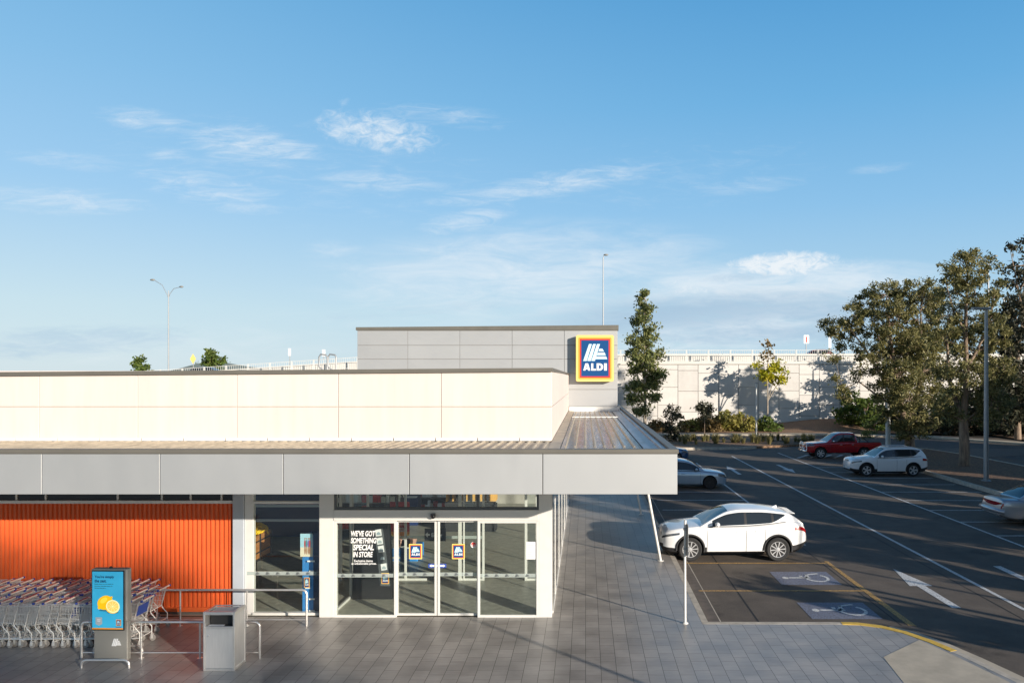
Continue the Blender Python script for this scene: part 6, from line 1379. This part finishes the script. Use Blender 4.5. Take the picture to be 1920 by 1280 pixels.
# tall narrow tree by the tower
Y5 = 80.0; l5 = (gx(1209, Y5), Y5, .2)
B5 = blobs_px([(1207, 556, 9, 0), (1200, 570, 11, 0), (1214, 576, 10, 0), (1205, 592, 15, 0), (1196, 608, 13, .4), (1216, 610, 13, -.4), (1206, 628, 18, 0), (1190, 640, 14, -.4), (1222, 640, 14, .4), (1204, 656, 20, .4), (1186, 664, 14, 0), (1226, 664, 15, 0), (1208, 684, 22, -.4), (1186, 692, 16, .5), (1230, 692, 15, 0), (1204, 712, 22, 0), (1184, 722, 15, 0), (1226, 718, 16, .4), (1240, 702, 8, 0), (1200, 742, 18, 0), (1222, 744, 14, 0), (1186, 752, 12, 0), (1212, 768, 10, 0), (1194, 772, 9, 0)], Y5, l5, .9)
tree('tall narrow tree standing right of the grey tower', l5, B5, 'leaf_tall', .24, [([(0, 0, 0), (.05, 0, 4), (-.05, 0, 9), (0, 0, 14.2)], .20, .04)], 5, 'bark_pale', per=560, dens=1.15, clump=.55)
# yellow-green street tree
Y6 = 80.5; l6 = (gx(1439, Y6), Y6, .25)
tree('small street tree with yellow-green crown and sparse top before the panelled wall', l6, blobs_px([(1425, 686, 11, 0), (1442, 692, 14, 0), (1458, 684, 12, 0), (1462, 700, 11, 0), (1436, 708, 13, 0), (1452, 712, 11, 0), (1424, 702, 9, 0), (1466, 712, 7, 0)], Y6, l6, .9), 'leaf_lime', .30, [([(0, 0, 0), (.02, 0, 3), (0, 0, 6), (.1, 0, 9.6)], .11, .02)], 6, 'bark_pale', per=420, dens=1.2, clump=.5)
tp6 = bpy.data.objects[[o.name for o in C.objects if o.get('label', '').startswith('small street tree')][0]]
rs6 = np.random.RandomState(66); pts = np.concatenate([np.array(at(px, py, Y6, l6))+rs6.normal(size=(k, 3))*s for px, py, k, s in ((1437, 642, 16, .22), (1442, 652, 20, .25), (1434, 660, 22, .3), (1447, 648, 12, .2), (1438, 672, 26, .3), (1446, 664, 14, .2), (1430, 672, 14, .2))])
leaf_mesh(pts, .30, rs6, 1.8, .2, 'crown_top', M['leaf_brown'], tp6)
# two small dark trees in the garden bed
Y7 = 66.0; l7 = (gx(1259, Y7), Y7, .15)
tree('small dark two-tiered tree just right of the canopy roof corner', l7, blobs_px([(1262, 764, 11, 0), (1256, 778, 13, 0), (1268, 778, 11, 0), (1258, 804, 14, 0), (1270, 798, 10, 0), (1250, 796, 10, 0), (1264, 818, 10, 0), (1252, 815, 9, 0)], Y7, l7, .9), 'leaf_dark', .20, [([(0, 0, 0), (0, 0, 1.5), (.1, 0, 3.4)], .06, .02)], 7, per=420, dens=1.2, clump=.36)
l8 = (gx(1321, Y7), Y7, .15)
tree('small dark round-headed tree on a thin stem above the bushes', l8, blobs_px([(1320, 760, 11, 0), (1312, 770, 11, 0), (1328, 770, 11, 0), (1320, 776, 12, 0), (1310, 762, 7, 0), (1329, 762, 7, 0)], Y7, l8, .9), 'leaf_dark', .20, [([(0, 0, 0), (0, 0, 1.5), (0, 0, 2.6)], .045, .02)], 8, per=420, dens=1.2, clump=.34)
# bushes before the wall
for k, (px, py, r, lf, lb) in enumerate(((1300, 797, 18, 'leaf_bush', 'rounded yellow-green bush under the small round-headed tree'), (1332, 790, 24, 'leaf_brown', 'brownish bush between two yellow-green bushes before the wall'), (1362, 788, 26, 'leaf_bush', 'largest olive bush before the panelled wall'), (1394, 790, 24, 'leaf_bush', 'yellow-green bush just left of the thin lamp pole'), (1440, 797, 20, 'leaf_green', 'green bush at the foot of the yellow-green tree'), (1228, 796, 16, 'leaf_brown', 'brown bush at the foot of the tall narrow tree'), (1283, 800, 13, 'leaf_brown', 'dry brown bush beside the two-tiered dark tree'))):
    Yk = 78.5; lk = (gx(px, Yk), Yk, .2); r *= 1.2; q_ = [(px, py+4, r*.8), (px-r*.6, py+6, r*.6), (px+r*.6, py+6, r*.6), (px, py-4, r*.6), (px+r*.3, py+10, r*.5), (px-r*.4, py+10, r*.5)]
    tree(lb, lk, blobs_px([(a, b, c, (i % 3-1)*.5) for i, (a, b, c) in enumerate(q_)], Yk, lk), lf, .24, [([(0, 0, -.2), (0, 0, .7)], .05, .03)], 50+k, per=420, dens=1.1, name='shrub', cat='shrub', group='bushes before the panelled wall', aspect=1.8, droop=-.2, clump=.36)
# little sapling by the ute
l9 = (gx(1630, 57.5), 57.5, .1)
tree('small leafy sapling above the tray of the red ute', l9, blobs_px([(1626, 802, 9, 0), (1632, 812, 10, 0), (1622, 814, 8, 0), (1630, 794, 5, 0)], 57.5, l9), 'leaf_tall', .17, [([(0, 0, 0), (0, 0, 1.0), (.05, 0, 2.0)], .03, .012)], 9, per=300, clump=.3)
# distant trees beyond the ramp
for k, (px, py, r, lb) in enumerate(((267, 690, 17, 'small distant green tree near the left lamp, showing above the parapet'), (400, 678, 20, 'distant round green tree above the dark car on the ramp'))):
    Yk = 112.0; lk = (gx(px, Yk), Yk, 0); q_ = [(px, py-r*.5, r*.6), (px-r*.55, py, r*.6), (px+r*.55, py, r*.6), (px, py+r*.3, r*.8), (px-.3*r, py-r*.9, r*.3), (px, py+r*1.2, r)]
    tree(lb, lk, blobs_px([(a, b, c, 0) for a, b, c in q_], Yk, lk), 'leaf_green', .38, [([(0, 0, 0), (0, 0, 4), (0, 0, 7)], .22, .08)], 60+k, per=420, dens=1.1, group='distant trees beyond the ramp', clump=.6)
# grass tufts along the garden bed
def tuft_mesh(seed):
    rs = random.Random(seed); m_ = MB()
    for _ in range(70):
        a = rs.uniform(0, 6.283); l_ = rs.uniform(.35, .75); lean = rs.uniform(.1, .75); r0 = rs.uniform(0, .12); c, s = math.cos(a), math.sin(a); p0 = Vector((c*r0, s*r0, 0)); p1 = p0+Vector((c*lean*l_*.45, s*lean*l_*.45, l_*.75)); p2 = p0+Vector((c*lean*l_, s*lean*l_, l_*(1-.35*lean))); w_ = Vector((-s, c, 0))*.014
        m_.add([p0-w_, p0+w_, p1+w_*.8, p1-w_*.8, p2], [(0,1,2,3), (3,2,4)])
    return m_
tf = [tuft_mesh(i).build('grass_tuft', M['grass_tuft']) for i in range(2)]
for i in range(48):
    o = tf[i] if i < 2 else tf[i % 2].copy()
    if i >= 2: C.objects.link(o)
    x = rr.uniform(8.0, 21.5); y = rr.uniform(62.5, 67); y = max(y, 61+(x-13)*.33 if x > 13 else 61)
    if i < 3: x = (9.2, 10.8, 12.6)[i]
    o.location = (x, y, .16); o.rotation_euler = (0, 0, rr.uniform(0, 6.28)); s_ = rr.uniform(.8, 1.5); o.scale = (s_, s_, s_*rr.uniform(.8, 1.1))
    tag(o, 'tuft of dry strappy grass in the garden bed beyond the car park', 'grass tuft', 'grass tufts in the garden bed')

# ---------------------------------------------------------------- shadow casters outside the frame, partly added to shape the shade
def shade_tree(x, y, h, rt, seed, lb, base=.3):
    rs = random.Random(seed); r = (rt-.35)/1.1; bl = []; q0 = max(.35, r*.40)
    for _ in range(int(16+r*h*1.9)):
        a = rs.uniform(0, 6.28); q_ = rs.random()**.5*r*.8; z = base+(h-base)*rs.random()**1.15; bl.append((math.cos(a)*q_, math.sin(a)*q_, z, q0, q0, q0*1.1))
    tree(lb, (x, y, 0), bl, 'leaf_gum', .40, [([(0, 0, 0), (0, 0, h*.5), (0, 0, h*.85)], .18, .06)], seed, per=420, dens=1.7, group='gum trees beyond the right edge of the car park', twig=False, clump=.5)
shade_tree(16.4, 8.8, 3.4, 1.05, 99, 'small bushy tree beyond the right edge of the photo, its shadow on the near lane')
for k, (x, y, h, r) in enumerate(((22.0, 10.5, 11.0, .95), (23.4, 12.7, 11.5, 1.36), (23.5, 17.7, 12, 1.95), (24.0, 22.5, 12, 1.95), (24.0, 28.8, 12, 1.95), (25.5, 34.6, 11, 2.6), (41.0, 29.4, 9.5, 3.5), (43.5, 34.0, 8.5, 3.0), (47.5, 38.5, 8.5, 3.4), (53, 42, 9, 3.6))):
    if k < 6: shade_tree(x+2.8, y-2.8, h+.7, r*1.12, 150+k, ['slim', 'second slim', 'third', 'fourth', 'fifth', 'sixth'][k]+' tree of the second line beyond the right edge of the photo')  # duplicates added behind the row to make its cast shade denser
    shade_tree(x, y, h, r*1.08, 100+k, ['narrowest', 'second narrow', 'third', 'fourth', 'fifth', 'broad sixth', 'seventh', 'eighth', 'ninth', 'farthest'][k]+' shade tree beyond the right edge of the photo, beside the car park')
for k, (x, y, h) in enumerate(((21.5, 8.2, 9.0), (18.2, 9.25, 3.8), (9.9, 4.6, 5.2))):  # unseen poles placed to cast the thin shadows on the ground
    o = empty('lamp_post', (x, y, 0), ['slim lamp post beyond the right edge, its shadow crossing the white car', 'short stout post beyond the right edge, its shadow crossing the accessible bays', 'slim lamp post near the viewer, its shadow crossing the paving to the doors'][k], 'lamp post')
    m_ = MB(); m_.tube((0, 0, 0), (0, 0, h), (.07, .12, .05)[k], (.05, .09, .04)[k], 10); m_.build('pole', M['galv'], o, smooth=50)
    if k < 1: m_ = MB(); m_.cbox(-.3, -.1, h, .3, .1, h+.1, .02); m_.build('lamp_head', M['galv'], o)

for k, (s0, d) in enumerate(((0.0, 104), (3.4, 110), (6.3, 100))):
    # added unseen gums, crowns shaped to soften sunlight on the left of the plaza
    bx, by = s0-16.0, 16.0; x, y = bx+d*.7071, by-d*.7071; rs = random.Random(300+k); zc = .2345*d+.9
    bl = [(rs.uniform(-2.2, 2.2), rs.uniform(-2.2, 2.2), zc+rs.uniform(-2.6, .6), 1.0, 1.0, .8) for _ in range(11)]
    tree(['first', 'second', 'third'][k]+' tall thin-crowned gum tree far beyond the plaza, behind the viewer', (x, y, 0), bl, 'leaf_gum', .4, [([(0, 0, 0), (.2, 0, zc*.6), (0, 0, zc)], .25, .08)], 300+k, per=110, dens=.24, group='thin-crowned gum trees behind the viewer', twig=False, clump=.6)
